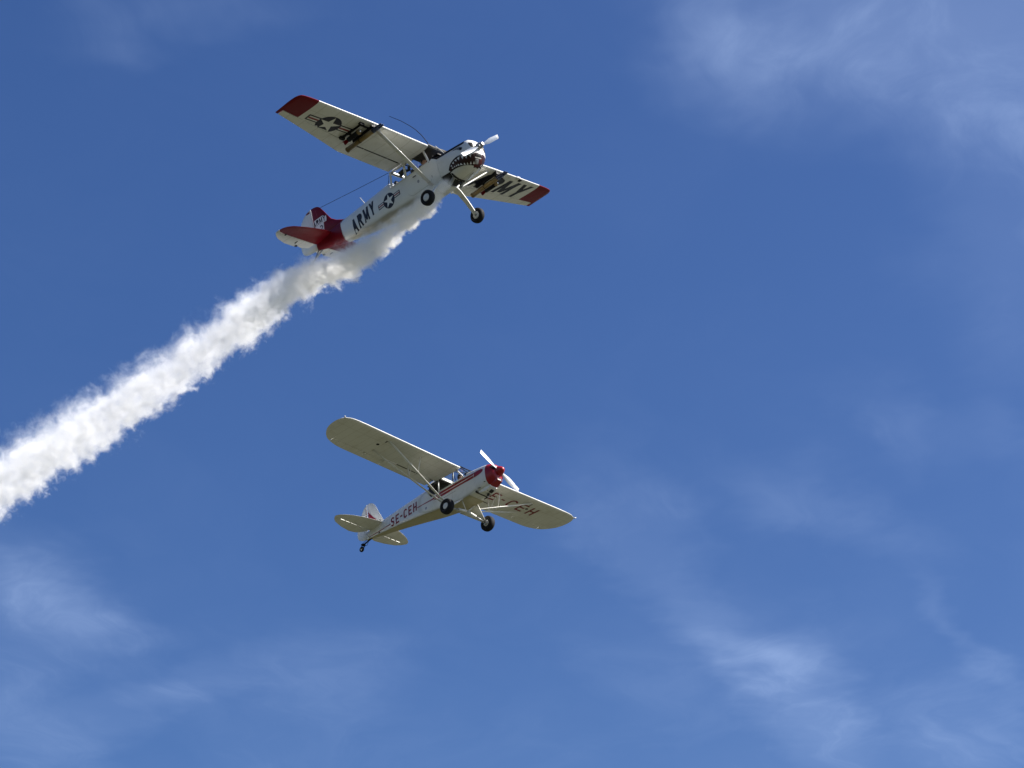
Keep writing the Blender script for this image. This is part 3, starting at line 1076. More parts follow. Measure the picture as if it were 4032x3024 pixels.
# propeller
pr = bpy.data.objects.new('propeller', None)
col.objects.link(pr)
pr.parent = B
PC = (1.50, 0, -.745)
pr.location = PC
for sgn in (1, -1):
    g = blade(G(), (0, sgn * .995, sgn * .62), .10, 1.17, .135)
    o = autosmooth(g.obj('blade', BLADE, pr), 50)
    for (ra, rb) in ((1.06, 1.105), (1.125, 1.168)):
        g = blade(G(), (0, sgn * .995, sgn * .62), ra, rb, .118, twist=(19, 17))
        ov = Vector(g.v[0])
        g.obj('tip_stripe', BLADEW, pr)
    g = G()
    d = Vector((0, sgn * .995, sgn * .62)).normalized()
    g.tube([d * .04, d * .16], .055, 14)
    g.obj('blade_root', STEEL, pr, True)
g = G().lathe([(-.10, .001), (-.10, .10), (.02, .10), (.06, .075), (.11, .05), (.115, .001)], 20, 'x')
autosmooth(g.obj('hub', STEEL, pr), 40)

# ---- wings
for s_ in (-1, 1):
    WS = [(.41, 0, -1.61, zb_(.41), 1.0), (1.5, 0, -1.61, zb_(1.5), 1.0), (2.59, -.0, -1.61, zb_(2.59), 1.0)]
    WO = [(2.59, 0, -1.61, zb_(2.59), 1.0), (3.6, -.02, -1.42, zb_(3.6), .97), (4.77, -.045, -1.215, zb_(4.77), .93)]
    WT = [(4.77, -.045, -1.215, zb_(4.77), .93), (5.12, -.06, -1.15, zb_(5.12), .92), (5.30, -.085, -1.125, zb_(5.30), .9), (5.37, -.11, -1.115, zb_(5.37), .85)]
    TIP = [(5.37, -.11, -1.115, zb_(5.37), .85), (5.42, -.155, -1.11, zb_(5.42), .70), (5.46, -.23, -1.10, zb_(5.46), .45), (5.475, -.30, -1.09, zb_(5.475), .15)]
    v, f = panel(NACA, WS, s_, x1=-1.07)
    g = G().add(v, f)
    # outer part, hinge runs from x=-1.09 to -.93
    rings = []
    v1, f1 = panel(NACA, WO[:1], s_, x1=-1.07)[0], None
    def hinge(y):
        return -1.09 + (y - 2.59) / (4.77 - 2.59) * .155
    def panel_h(secs, lo, hi, s_):
        out = []
        for (y, xl, xt, z, th) in secs:
            a = lo(y) if lo else None
            b = hi(y) if hi else None
            vv_, _ = panel(NACA, [(y, xl, xt, z, th)], s_, x0=a, x1=b)
            out.append(vv_)
        return loft(out)
    v, f = panel_h(WO, None, hinge, s_)
    g.add(v, f)
    wing = autosmooth(g.obj('wing', WHITE, B), 40)
    v, f = panel_h(WT[:4], None, hinge, s_)
    tip = G().add(v, f)
    v, f = panel(NACA, TIP, s_)
    tip.add(v, f)
    tip_o = autosmooth(tip.obj('wing_tip', RED, wing), 40)
    v, f = panel(NACA, [(.47, 0, -1.61, zb_(.47), 1.0), (2.592, 0, -1.61, zb_(2.592), 1.0)], s_, x0=-1.105)
    autosmooth(mobj('flap', v, f, WHITE, B), 40)
    for (ya, yb) in ((.60, 1.02), (1.06, 1.98), (2.02, 2.34)):  # dark strips paint the shade inside the open flap gap
        zf = lambda y: zb_(y) + NACA(.675)[1] * 1.61 - .004
        mobj('flap_gap_shade', [(-1.066, s_ * ya, zf(ya)), (-1.066, s_ * yb, zf(yb)), (-1.108, s_ * yb, zf(yb)), (-1.108, s_ * ya, zf(ya)), (-1.066, s_ * ya, zf(ya) + .03), (-1.066, s_ * yb, zf(yb) + .03), (-1.108, s_ * yb, zf(yb) + .03), (-1.108, s_ * ya, zf(ya) + .03)],
             [(0, 1, 2, 3), (4, 5, 6, 7), (0, 1, 5, 4), (1, 2, 6, 5), (2, 3, 7, 6), (3, 0, 4, 7)], SOOT_SHADE, wing)
    AW = [(2.600, 0, -1.608, zb_(2.600), 1.0), (3.6, -.02, -1.42, zb_(3.6), .97), (4.77, -.045, -1.215, zb_(4.77), .93), (5.35, -.10, -1.117, zb_(5.35), .86)]
    v, f = panel_h(AW, lambda y: hinge(y) - .016, None, s_)
    autosmooth(mobj('aileron', v, f, WHITE, B), 40)
    tree = bvh(wing, tip_o)
    # markings on the underside
    if s_ < 0:
        insignia(wing, (-.715, -3.80, -1), (.075, 1, 0), (1, -.075, 0), (0, 0, 1), tree, .385)
    else:
        polys, tw = word('ARMY', .76, {'*': .60, 'M': .70, 'A': .62, 'Y': .62}, .13, .165)
        # read from behind and below: letters' tops towards the leading edge
        decal('lettering', polys, (-1.03, 4.56 - tw, -1), (.045, 1, 0), (1, .10, 0), (0, 0, 1), tree, NAVY, wing, .004, .08)
    # landing light in the port leading edge
    if s_ > 0:
        G().box((-.03, 3.70, zb_(3.7) - .028), (.10, .13, .05)).obj('landing_light', CHROME, wing)
        G().box((-.075, 3.84, zb_(3.84) - .045), (.12, .10, .035)).obj('pitot_cover', BLACK, wing)
    # strut
    a, b = Vector((-.20, s_ * .43, -1.26)), Vector((-.178, s_ * 2.43, zb_(2.43) - .04))
    g = G().tube([a, a.lerp(b, .5), b], [.062, .066, .058], 14, True, .36, (0, -s_ * .6, 1))
    g.obj('wing_strut', WHITE, B, True)
    # main gear: sprung steel leg, wheel
    g = G()
    pts = [((.02, s_ * .30, -1.30), .10), ((.02, s_ * .45, -1.36), .085), ((.015, s_ * .72, -1.62), .07), ((.01, s_ * .93, -1.88), .06), ((.01, s_ * .98, -1.97), .055)]
    n0 = 0
    for (p, hw) in pts:
        nrm = Vector((0, s_ * .75, .65)).normalized() * .014
        p = Vector(p)
        for q in ((hw, 1), (-hw, 1), (-hw, -1), (hw, -1)):
            g.v.append(tuple(p + Vector((q[0], 0, 0)) + nrm * q[1]))
    for i in range(len(pts) - 1):
        for k in range(4):
            q = (k + 1) % 4
            g.f.append((i * 4 + k, i * 4 + q, i * 4 + 4 + q, i * 4 + 4 + k))
    g.f += [(0, 1, 2, 3), (16, 17, 18, 19)]
    g.obj('landing_gear_leg', WHITE, B)
    G().tube([(.01, s_ * .96, -1.98), (.01, s_ * 1.1, -1.982)], .035, 10).obj('axle', STEEL, B)
    wheel_parts(B, (.01, s_ * 1.075, -1.982), .232, .19, .12, s_, .112)
    # rocket rack under the wing
    k0 = s_ * 2.72
    rk = bpy.data.objects.new('rocket_rack', None)
    col.objects.link(rk)
    rk.parent = B
    zt = zb_(2.7) - .05
    z0 = -.155
    k = s_ * 2.70
    G().tube([(-1.13, k, z0 - .02), (-.08, k, z0)], .070, 18).obj('rocket_tube', BRASS, rk, True)
    G().tube([(-1.145, k, z0 - .02), (-1.10, k, z0 - .02)], .078, 18).obj('tube_band', BRASS, rk, True)
    G().tube([(-.62, k, z0 - .01), (-.60, k, z0 - .01)], .074, 18).obj('tube_band', BLACK, rk, True)
    G().tube([(-.08, k, z0), (.13, k, z0)], [.073, .066], 16).obj('rocket_head', BLUETUBE, rk, True)
    for dy in (-.05, .05):
        G().tube([(.06, k + dy, z0 + .005), (.28, k + dy * .9, z0), (.315, k + dy * .9, z0)], [.036, .030, .012], 10).obj('rocket_nose', BLUETUBE, rk, True)
    G().box((-.45, s_ * 2.66, .005), (.88, .06, .12)).obj('rail', BLACK, rk)
    G().box((-.56, s_ * 3.02, .045), (.86, .05, .06)).obj('rail', BLACK, rk)
    for x in (-.17, -.97):
        G().box((x, s_ * 3.02, .03), (.09, .17, .07)).obj('bracket', BLACK, rk)
    G().box((-.03, s_ * 2.70, -.03), (.05, .15, .06)).obj('bracket', BLACK, rk)
    for x in (-.22, -.72):
        G().box((x, s_ * 2.85, .03), (.05, .36, .03)).obj('cross_bar', BLACK, rk)
    G().tube([(-.80, s_ * 2.97, -.11), (-.36, s_ * 2.975, -.11)], .072, 14).obj('flare_canister', BLACK, rk, True)
    G().tube([(-.40, s_ * 2.975, -.11), (-.34, s_ * 2.975, -.11)], .078, 14).obj('canister_ring', BRASS, rk, True)
    G().ball((-.315, s_ * 2.975, -.115), .036, 8).obj('canister_nose', CHROME, rk, True)
    g = G()
    g.plate([(-.80, -.16), (-.96, -.20), (-.99, -.12), (-.94, -.05), (-.80, -.07)], 'y', .012, s_ * 2.97)
    g.plate([(-.80, s_ * 2.92), (-.97, s_ * 2.87), (-.97, s_ * 3.07), (-.80, s_ * 3.02)], 'z', .012, -.115)
    g.obj('rocket_fin', RED, rk)

# ---- tail
ZT = -.33
STAB = [(.06, -4.52, -5.27), (.41, -4.535, -5.27), (.65, -4.58, -5.265), (1.03, -4.665, -5.262), (1.43, -4.80, -5.255), (1.52, -4.86, -5.25), (1.60, -4.93, -5.25), (1.66, -5.03, -5.21), (1.69, -5.12, -5.17)]
ELEV = [(.10, -5.285, -5.58), (.34, -5.285, -5.67), (.52, -5.285, -5.63), (.62, -5.285, -5.69), (1.03, -5.28, -5.68), (1.37, -5.27, -5.585), (1.52, -5.265, -5.50), (1.62, -5.23, -5.42), (1.69, -5.185, -5.33)]
SYM = airfoil(0.0001, .4, .09)
for s_ in (-1, 1):
    v, f = panel(SYM, [(y, a, b - .25, ZT, .9 if y < 1.6 else .5) for (y, a, b) in STAB], s_, x1=-5.272)
    rg = []
    for (y, a, b) in STAB:
        vv_, _ = panel(SYM, [(y, a, a - (a - b) * 1.5, ZT, .75 if y < 1.5 else .55)], s_, x1=b)
        rg.append(vv_)
    v, f = loft(rg)
    autosmooth(mobj('stabilizer', v, f, RED, B), 40)
    # elevator with pressed corrugations running fore and aft
    n = 96
    g = G()
    cols = []
    for i in range(n + 1):
        y = .10 + 1.59 * i / n
        a, b = interp([(q[0], q[1], q[2]) for q in ELEV], y)
        th = .020 + (.013 if (i % 4) in (1, 2) else 0.0)
        cols.append([(a, s_ * y, ZT + th), (a - .06, s_ * y, ZT + th), (b, s_ * y, ZT + .004), (b, s_ * y, ZT - .004), (a - .06, s_ * y, ZT - th), (a, s_ * y, ZT - th)])
    v, f = loft(cols)
    mobj('elevator', v, f, WHITE, B)
    G().box((-5.45, s_ * .75, ZT - .03), (.12, .02, .02)).box((-5.62, s_ * .60, ZT - .025), (.06, .06, .03)).obj('trim_tab_horn', BLACK, B)
    G().box((-5.26, s_ * 1.37, ZT - .035), (.07, .03, .03)).obj('hinge_bracket', BLACK, B)
FIN = [(-3.86, -.19), (-4.02, -.135), (-4.32, .02), (-4.52, .18), (-4.60, .31), (-4.69, .474), (-4.78, .63), (-4.85, .743), (-4.90, .795), (-4.97, .842), (-5.05, .868), (-5.124, .882), (-5.235, .888), (-5.245, -.30), (-4.9, -.3), (-4.2, -.3)]
RUD = [(-5.249, .888), (-5.33, .885), (-5.40, .87), (-5.467, .845), (-5.58, .776), (-5.676, .697), (-5.758, .594), (-5.82, .48), (-5.87, .32), (-5.91, .12), (-5.94, -.08), (-5.945, -.22), (-5.91, -.36), (-5.82, -.45), (-5.69, -.495), (-5.5, -.52), (-5.34, -.53), (-5.28, -.50), (-5.25, -.30)]


def lens_plate(poly, thick, name, mat, parent, ctr):
    """plate in the y=0 plane with thin rim and thicker middle"""
    n = len(poly)
    v, f = [], []
    cx, cz = ctr
    lv = [(1.0, .10), (.93, .55), (.7, .9), (0.35, 1.0)]
    for sgn in (-1, 1):
        b = len(v)
        for (sc, th) in lv:
            for (x, z) in poly:
                v.append((cx + (x - cx) * sc, sgn * thick / 2 * th, cz + (z - cz) * sc))
        for l in range(len(lv) - 1):
            for k in range(n):
                q = (k + 1) % n
                f.append((b + l * n + k, b + l * n + q, b + (l + 1) * n + q, b + (l + 1) * n + k))
        f.append(tuple(b + (len(lv) - 1) * n + k for k in range(n)))
    h = len(v) // 2
    for k in range(n):
        q = (k + 1) % n
        f.append((k, q, h + q, h + k))
    return autosmooth(mobj(name, v, f, mat, parent), 50)


fin = lens_plate(FIN, .10, 'fin', RED, B, (-4.95, .1))
rud = lens_plate(RUD, .08, 'rudder', WHITE, B, (-5.5, .15))
ft = bvh(fin, rud)
for s_ in (-1, 1):
    A0 = dict(O=(0, s_ * .6, 0), U=(1, 0, 0), V=(0, 0, 1), D=(0, -s_, 0), tree=ft)
    cap = [(-5.60, .765), (-5.25, .735), (-5.25, .90), (-5.33, .90), (-5.48, .85), (-5.59, .78)]
    decal('rudder_cap', [cap], mat=RED, parent=rud, off=.004, step=.05, **A0)
    ribs = [rect(-5.90 + .0 * q, -.42 + q * .075, -5.29, -.405 + q * .075) for q in range(14)]
    for rb_ in ribs:
        decal('rudder_rib', [rb_], mat=HUB, parent=rud, off=.007, step=.1, **A0)
    decal('name_panel', [[(-5.24, .465), (-4.655, .41), (-4.68, .175), (-4.80, .18), (-4.84, -.07), (-5.24, -.05)]], mat=DECALW, parent=fin, off=.004, step=.07, **A0)
    polys, tw = word('ARMY', .185, {'*': .56, 'M': .66, 'A': .60}, .16, .12)
    if s_ < 0:
        decal('lettering', polys, (-5.235, -.6, .205), (1, 0, .02), (.03, 0, 1), (0, 1, 0), ft, NAVY, fin, .008, .05)
        decal('number', glyph('2', .62, .17), (-4.985, -.6, -.06), (.2, 0, 0), (0, 0, .2), (0, 1, 0), ft, NAVY, fin, .008, .1)
        decal('fin_seam', [stroke((-5.03, .735), (-5.005, .46), .014)], (0, -.6, 0), (1, 0, 0), (0, 0, 1), (0, 1, 0), ft, STRIPE, fin, .007, .1)
    else:
        decal('lettering', polys, (-5.27 + tw, .6, .185), (-1, 0, -.02), (0, 0, 1), (0, -1, 0), ft, NAVY, fin, .008, .05)
# tail wheel
G().tube([(-5.12, 0, -.60), (-5.42, 0, -.72), (-5.62, 0, -.78)], .028, 8).obj('tail_spring', STEEL, B, True)
G().tube([(-5.30, .03, -.50), (-5.60, .03, -.76)], .009, 6).tube([(-5.22, -.03, -.55), (-5.52, -.03, -.80)], .009, 6).obj('steering_spring', BLACK, B, True)
G().tube([(-5.60, -.055, -.78), (-5.70, -.055, -.905)], .014, 6).tube([(-5.60, .055, -.78), (-5.70, .055, -.905)], .014, 6).obj('tail_fork', STEEL, B, True)
wheel_parts(B, (-5.71, 0, -.907), .098, .08, .05, -1, .045)
# aerials
G().tube([(-.23, 0, .17), (-.30, 0, .42), (-.44, 0, .76), (-.60, 0, 1.05), (-.765, 0, 1.286), (-1.05, 0, 1.64), (-1.424, 0, 2.03)], [.013, .012, .011, .010, .010, .009, .008], 6).obj('whip_antenna', BLACK, B, True)
G().tube([(-1.62, -.40, .03), (-3.2, -.21, .37), (-4.84, 0, .745)], .007, 5).obj('antenna_wire', BLACK, B, True)
G().tube([(-3.06, 0, -.22), (-3.25, 0, .194)], [.016, .010], 6).obj('blade_antenna', WHITE, B, True)
G().tube([(-1.84, -.33, -.30), (-1.70, -.36, .0)], .008, 5).obj('ground_wire', BLACK, B, True)

pilot(M_BIRD @ Matrix.Translation((-.62, 0, -.80)), 'person in a dark flight suit seated behind the windscreen of the shark mouth airplane', DARKCLOTH)

# ================================================================== CUB
C = empty('airplane', M_CUB, 'white light airplane with red nose cowl and red cheat line, flying below the smoke trail', 'airplane')
TC = math.tan(R_(1.0))
zc_ = lambda y: abs(y) * TC
FC = [(-5.0, .03, -.14, -.44, -.28, 3, 3.5), (-4.6, .07, -.10, -.48, -.28, 3.2, 4.5), (-3.9, .135, -.045, -.585, -.3, 3.2, 5.5), (-3.2, .20, -.02, -.69, -.34, 3.2, 6), (-2.5, .265, .0, -.81, -.4, 3.2, 7), (-1.9, .32, .015, -.92, -.42, 3.2, 7),
      (-1.5, .345, .02, -1.0, -.45, 3.5, 7), (-1.0, .36, .02, -1.08, -.5, 4, 7), (-.45, .365, .02, -1.17, -.55, 4, 7), (.0, .365, -.1, -1.19, -.6, 3.5, 6), (.25, .365, -.21, -1.19, -.65, 2.7, 5), (.55, .36, -.235, -1.17, -.66, 2.6, 4)]


def csill(x):
    """window line: slopes down going forward from the rear window to the windscreen"""
    return interp([(-1.62, -.25), (-1.45, -.47), (-1.2, -.44), (-1.0, -.435), (.10, -.445), (.22, -.40)], x)[0]


def clipc(x):
    if x < -1.60 or x > .2:
        return None
    return csill(x)


xs = [-5.0, -4.8, -4.6, -4.25, -3.9, -3.55, -3.2, -2.85, -2.5, -2.2, -1.9, -1.72, -1.62, -1.60, -1.52, -1.45, -1.3, -1.1, -.9, -.7, -.5, -.3, -.1, .08, .15, .2, .21, .3, .4, .55]
rings = [ring(FC, x, 56, clipc(x)) for x in xs]


def skip_c(i, k):
    a, b = xs[i], xs[i + 1]
    if a >= -1.53 and b <= .16:
        q = (k + 1) % 56
        z = [rings[i][k][2] - csill(a), rings[i][q][2] - csill(a), rings[i + 1][k][2] - csill(b), rings[i + 1][q][2] - csill(b)]
        return min(z) > -1e-4
    return False


v, f = loft(rings, True, True, skip_c)
c_fus = autosmooth(mobj('fuselage', v, f, FABRIC, C), 28)
c_tree = bvh(c_fus)
# belly: flat bottom panel, its olive shade and grime put into the colour
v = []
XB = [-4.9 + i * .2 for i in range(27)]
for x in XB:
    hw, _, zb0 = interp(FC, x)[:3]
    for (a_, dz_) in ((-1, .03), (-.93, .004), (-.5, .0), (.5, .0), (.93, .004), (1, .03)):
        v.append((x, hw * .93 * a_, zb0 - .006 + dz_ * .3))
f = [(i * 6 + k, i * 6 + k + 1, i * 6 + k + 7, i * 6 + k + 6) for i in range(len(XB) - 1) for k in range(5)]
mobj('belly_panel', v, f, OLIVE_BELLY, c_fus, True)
# cheat line on both sides, registration
def side_y(x):
    return interp(FC, x)[0]
for s_ in (-1, 1):
    A0 = dict(O=(0, s_ * .7, 0), U=(1, 0, 0), V=(0, 0, 1), D=(0, -s_, 0))
    for ln in ([(-1.38, -.56), (-1.38, -.605), (-2.18, -.545), (-2.18, -.512)], [(-3.62, -.440), (-3.62, -.468), (-4.3, -.45), (-4.85, -.40), (-4.85, -.385), (-4.3, -.425)],
               [(-1.40, -.555), (-1.0, -.485), (.30, -.475), (.548, -.475), (.548, -.555), (.30, -.555), (-1.0, -.565), (-1.40, -.61)],
               [(-1.36, -.64), (-1.2, -.60), (-1.0, -.588), (.548, -.58), (.548, -.665), (-1.0, -.675), (-1.2, -.665)]):
        decal('cheat_line', [ln], tree=c_tree, mat=CRIMSON, parent=c_fus, off=.0045, step=.06, **A0)
    wd = {'*': .56, '-': .34, 'H': .58, 'S': .56, 'C': .58}
    polys, tw = word('SE-CEH', .335, wd, .205, .175)
    if s_ < 0:
        decal('lettering', polys, (-3.62, -.7, -.585), (1, 0, .018 - .035), (.06, 0, 1), (0, 1, 0), c_tree, LETTER, c_fus, .005, .05)
    else:
        decal('lettering', polys, (-3.62 + tw, .7, -.61), (-1, 0, .0), (-.06, 0, 1), (0, -1, 0), c_tree, LETTER, c_fus, .005, .05)
decal('door_seam', [stroke((-.86, -.775), (-.28, -.765), .014)], (0, -.7, 0), (1, 0, 0), (0, 0, 1), (0, 1, 0), c_tree, STEEL, c_fus, .004, .06)
decal('inspection_ring', arc(-1.74, -.755, .05, .05, 0, 360, .016, 16), (0, -.7, 0), (1, 0, 0), (0, 0, 1), (0, 1, 0), c_tree, STEEL, c_fus, .004, .06)
decal('lift_handle', disc(-4.27, -.50, .045), (0, -.7, 0), (1, 0, 0), (0, 0, 1), (0, 1, 0), c_tree, BLACK, c_fus, .004, .06)

# ---- cowl and red nose bowl
CC = [(.55, .36, -.235, -1.17, -.66, 2.6, 4), (.8, .352, -.25, -1.155, -.67, 2.5, 3.4), (1.0, .345, -.275, -1.13, -.68, 2.4, 3.0), (1.10, .335, -.295, -1.10, -.68, 2.3, 2.7), (1.20, .315, -.33, -1.055, -.68, 2.2, 2.4),
      (1.28, .285, -.38, -1.01, -.68, 2.1, 2.3), (1.335, .24, -.43, -.96, -.68, 2.1, 2.2), (1.36, .18, -.49, -.89, -.68, 2, 2.1)]
v, f = loft([ring(CC, x, 48) for x in (.55, .65, .8, .9, 1.0, 1.06)], False, False)
c_cowl = autosmooth(mobj('cowling', v, f, WHITE, C), 40)


def nose_ring(x, k0=1.0):
    # the red bowl reaches further back low down
    return ring(CC, x, 48)


rgs = []
for j, x in enumerate((1.06, 1.10, 1.16, 1.22, 1.28, 1.315, 1.335, 1.35, 1.36)):
    r = ring(CC, x, 48)
    if j == 0:
        r = [(p[0], p[1] * 1.008, p[2]) for p in r]
    rgs.append(r)
v, f = loft(rgs, False, True)
c_nose = autosmooth(mobj('nose_bowl', v, f, CRIMSON, C), 40)
n_tree = bvh(c_nose, c_cowl)
for s_ in (-1, 1):
    decal('air_intake', [[(s_ * .285, -.58), (s_ * .26, -.49), (s_ * .20, -.455), (s_ * .14, -.475), (s_ * .11, -.56), (s_ * .15, -.65), (s_ * .235, -.66)]], (3, 0, 0), (0, 1, 0), (0, 0, 1), (-1, 0, 0), n_tree, BLACK, c_nose, .006, .03)
# cheat line tip on the cowl
for s_ in (-1, 1):
    decal('cheat_line', [[(.555, -.475), (.75, -.458), (.88, -.465), (.955, -.495), (.98, -.54), (.955, -.59), (.88, -.63), (.75, -.655), (.60, -.665), (.555, -.665)]], (0, s_ * .8, 0), (1, 0, 0), (0, 0, 1), (0, -s_, 0), n_tree, CRIMSON, c_cowl, .004, .04)
# chin scoop under the spinner, white lip, dark mouth
v, f = loft([[(1.10, y, z) for (y, z) in ((-.15, -.95), (.15, -.95), (.13, -1.10), (-.13, -1.10))], [(1.32, y, z) for (y, z) in ((-.14, -.91), (.14, -.91), (.125, -1.045), (-.125, -1.045))], [(1.375, y, z) for (y, z) in ((-.12, -.92), (.12, -.92), (.11, -1.03), (-.11, -1.03))]])
scoop = autosmooth(mobj('chin_scoop', v, f, CRIMSON, C), 30)
G().plate([(-.095, -1.012), (.095, -1.012), (.10, -.935), (-.10, -.935)], 'x', .012, 1.377).obj('scoop_mouth', BLACK, scoop)
G().plate([(-.10, -1.015), (.035, -1.015), (.035, -.985), (-.10, -.985)], 'x', .012, 1.383).obj('scoop_filter', HUB, scoop)
# lower cowl box with exhaust
G().tube([(.86, .04, -1.12), (.80, .04, -1.23), (.74, .04, -1.30)], .04, 12, False).obj('exhaust_pipe', SOOT_SHADE, C, True)
v, f = loft([[(.60, y, z) for (y, z) in ((-.22, -1.10), (.22, -1.10), (.2, -1.20), (-.2, -1.20))], [(.85, y, z) for (y, z) in ((-.22, -1.08), (.22, -1.08), (.19, -1.235), (-.19, -1.235))], [(1.08, y, z) for (y, z) in ((-.18, -1.05), (.18, -1.05), (.15, -1.15), (-.15, -1.15))]])
lb = mobj('lower_cowl', v, f, WHITE, C)
G().box((.94, .03, -1.205), (.13, .13, .05), Matrix.Rotation(R_(-18), 3, 'Y')).obj('exhaust_outlet', SOOT_SHADE, lb)
G().ball((.80, .16, -1.22), .05, 8, (1.5, .7, .6)).obj('drain_fairing', WHITE, lb, True)
# dark boxes paint the shade of the cowl exit gap across the belly
G().box((.56, 0, -1.185), (.035, .60, .03)).box((.46, .30, -1.14), (.22, .025, .03)).box((.58, -.30, -1.17), (.06, .05, .05)).obj('cowl_gap_shade', SOOT_SHADE, C)
G().box((.72, -.31, -1.10), (.10, .02, .02), Matrix.Rotation(R_(30), 3, 'Z')).box((1.0, -.30, -.98), (.09, .02, .02), Matrix.Rotation(R_(30), 3, 'Z')).obj('cowl_latch', BLACK, C)
G().box((.90, -.12, -1.21), (.05, .03, .015)).obj('drain_hole', BLACK, lb)

# spinner and propeller
PC = (1.40, 0, -.665)
pr = bpy.data.objects.new('propeller', None)
col.objects.link(pr)
pr.parent = C
pr.location = PC
autosmooth(G().lathe([(-.09, .001), (-.09, .165), (.0, .168), (.05, .152), (.10, .128), (.145, .098), (.18, .066), (.195, .045), (.198, .001)], 28, 'x').obj('spinner', CRIMSON, pr), 50)
DP = Vector((0, .82, -.447)).normalized()
for sgn in (1, -1):
    g = blade(G(), DP * sgn, .10, .945, .185, twist=(24, 5))
    o = autosmooth(g.obj('blade', BLADEC, pr), 50)
    for (ra, rb) in ((.855, .885), (.905, .943)):
        g = blade(G(), DP * sgn, ra, rb, .165, twist=(7, 6))
        g.obj('tip_stripe', BLADEW, pr)

# ---- cabin of tubes and panes
ROOF = .03
def cab(s_):
    t_ = []
    t_.append(('white', [(-1.07, s_ * .362, -.45), (-1.05, s_ * .36, -.02)], .02))
    t_.append(('white', [(.12, s_ * .36, -.43), (-.20, s_ * .36, .0)], .030))
    t_.append(('dark', [(-.40, s_ * .36, -.43), (-.36, s_ * .36, .02)], .014))
    t_.append(('white', [(-.37, s_ * .362, -.43), (-.33, s_ * .362, .02)], .009))
    t_.append(('dark', [(-1.5, s_ * .35, -.0), (-.02, s_ * .36, .0)], .016))
    return t_
for s_ in (-1, 1):
    for (cm, pts, r) in cab(s_):
        G().tube(pts, r, 8).obj('cabin_tube', WHITE if cm == 'white' else BLACK, C, True)
    zs = [csill(x) for x in (-1.5, -1.08)]
    quad_pane('rear_side_window', [(-1.52, s_ * .35, -.40), (-1.40, s_ * .352, csill(-1.4)), (-1.08, s_ * .362, csill(-1.08)), (-1.06, s_ * .36, -.01), (-1.32, s_ * .352, -.04), (-1.48, s_ * .35, -.22)], C)
    quad_pane('side_window', [(-1.05, s_ * .363, csill(-1.05)), (.10, s_ * .362, -.44), (-.18, s_ * .36, .0), (-1.04, s_ * .36, -.01)], C)
    G().tube([(-1.05, s_ * .365, -.44), (.12, s_ * .365, -.44)], .016, 6).obj('window_sill', FABRIC, C, True)
# overhead and windscreen tubes
G().tube([(-.02, -.35, .05), (-.02, .35, .05)], .020, 8).obj('spar_tube', BLACK, C, True)
G().tube([(-.05, -.34, .03), (.12, .0, -.20)], .014, 8).tube([(-.05, .34, .03), (.12, 0, -.20)], .014, 8).obj('windscreen_brace', BLACK, C, True)
G().tube([(-.40, -.34, .03), (-.05, .34, .03)], .012, 8).tube([(-.85, .34, .0), (-.40, -.34, .02)], .012, 8).obj('roof_brace', BLACK, C, True)
rows = []
for j in range(7):
    tt_ = j / 6
    row = []
    for k in range(13):
        a = math.pi * k / 12
        yy = .36 * math.cos(a)
        xx = (.0 - .20 * abs(math.cos(a)) ** 2) * (1 - tt_) + (.36 - .26 * abs(math.cos(a)) ** 2.4) * tt_
        zz = (.02 + .07 * math.sin(a)) * (1 - tt_) + (-.43 + .21 * math.sin(a) ** .7) * tt_
        row.append((xx, yy, zz))
    rows.append(row)
vv = [p for r in rows for p in r]
ff = [(i * 13 + k, i * 13 + k + 1, (i + 1) * 13 + k + 1, (i + 1) * 13 + k) for i in range(6) for k in range(12)]
mobj('windscreen', vv, ff, PANE, C, True, recalc=False)
G().tube([(p[0], p[1], p[2] + .004) for p in rows[6][1:12]], .016, 6).obj('windscreen_frame', BLACK, C, True)
mobj('skylight', [(-.02, -.36, .02), (-.02, .36, .02), (-.95, .36, .04), (-.95, -.36, .04)], [(0, 1, 2, 3)], PANE, C, recalc=False)
v, f = panel(CUBFOIL, [(-.36, 0, -1.6, zc_(.36), 1.0), (.36, 0, -1.6, zc_(.36), 1.0)], 1, x0=-.97, x1=-1.6)
c_roof = autosmooth(mobj('cabin_roof', v, f, FABRIC, C), 40)
lo = [(-.97 - .63 * i / 8, CUBFOIL((.97 + .63 * i / 8) / 1.6)[1] * 1.6 - .006) for i in range(9)]
v, f = loft([[(x, y, z) for (x, z) in lo] + [(x, y, z - .004) for (x, z) in lo[::-1]] for y in (-.355, .355)])
mobj('headliner', v, f, INTERIOR, C, True)
G().tube([(-.955, -.35, .015), (-.955, .35, .015)], .022, 8).obj('roof_crossbar', WHITE, C, True)
v, f = loft([[(p[0], p[1] * .955, p[2] if p[2] > csill(x) - .03 else p[2] * .985) for p in ring(FC, x, 56, csill(x) - .004)] for x in (-1.58, -1.3, -1.0, -.6, -.2, .1)], False, False)
mobj('cabin_lining', v, [q for q in f if min(v[k][2] - csill(v[k][0]) for k in q) < -.02], INTERIOR, C, True)
G().plate([(-.30, -.9), (.30, -.9), (.30, -.02), (-.30, -.02)], 'x', .01, -1.56).obj('baggage_curtain', INTERIOR, C)
G().box((.18, 0, -.42), (.04, .64, .22)).obj('instrument_panel', BLACK, C)
for xs_ in (-.60, -1.30):
    g = G()
    g.box((xs_ - .12, 0, -.62), (.07, .46, .46), Matrix.Rotation(R_(-10), 3, 'Y'))
    g.box((xs_ + .12, 0, -.86), (.44, .46, .09))
    g.obj('seat', SEAT, C)

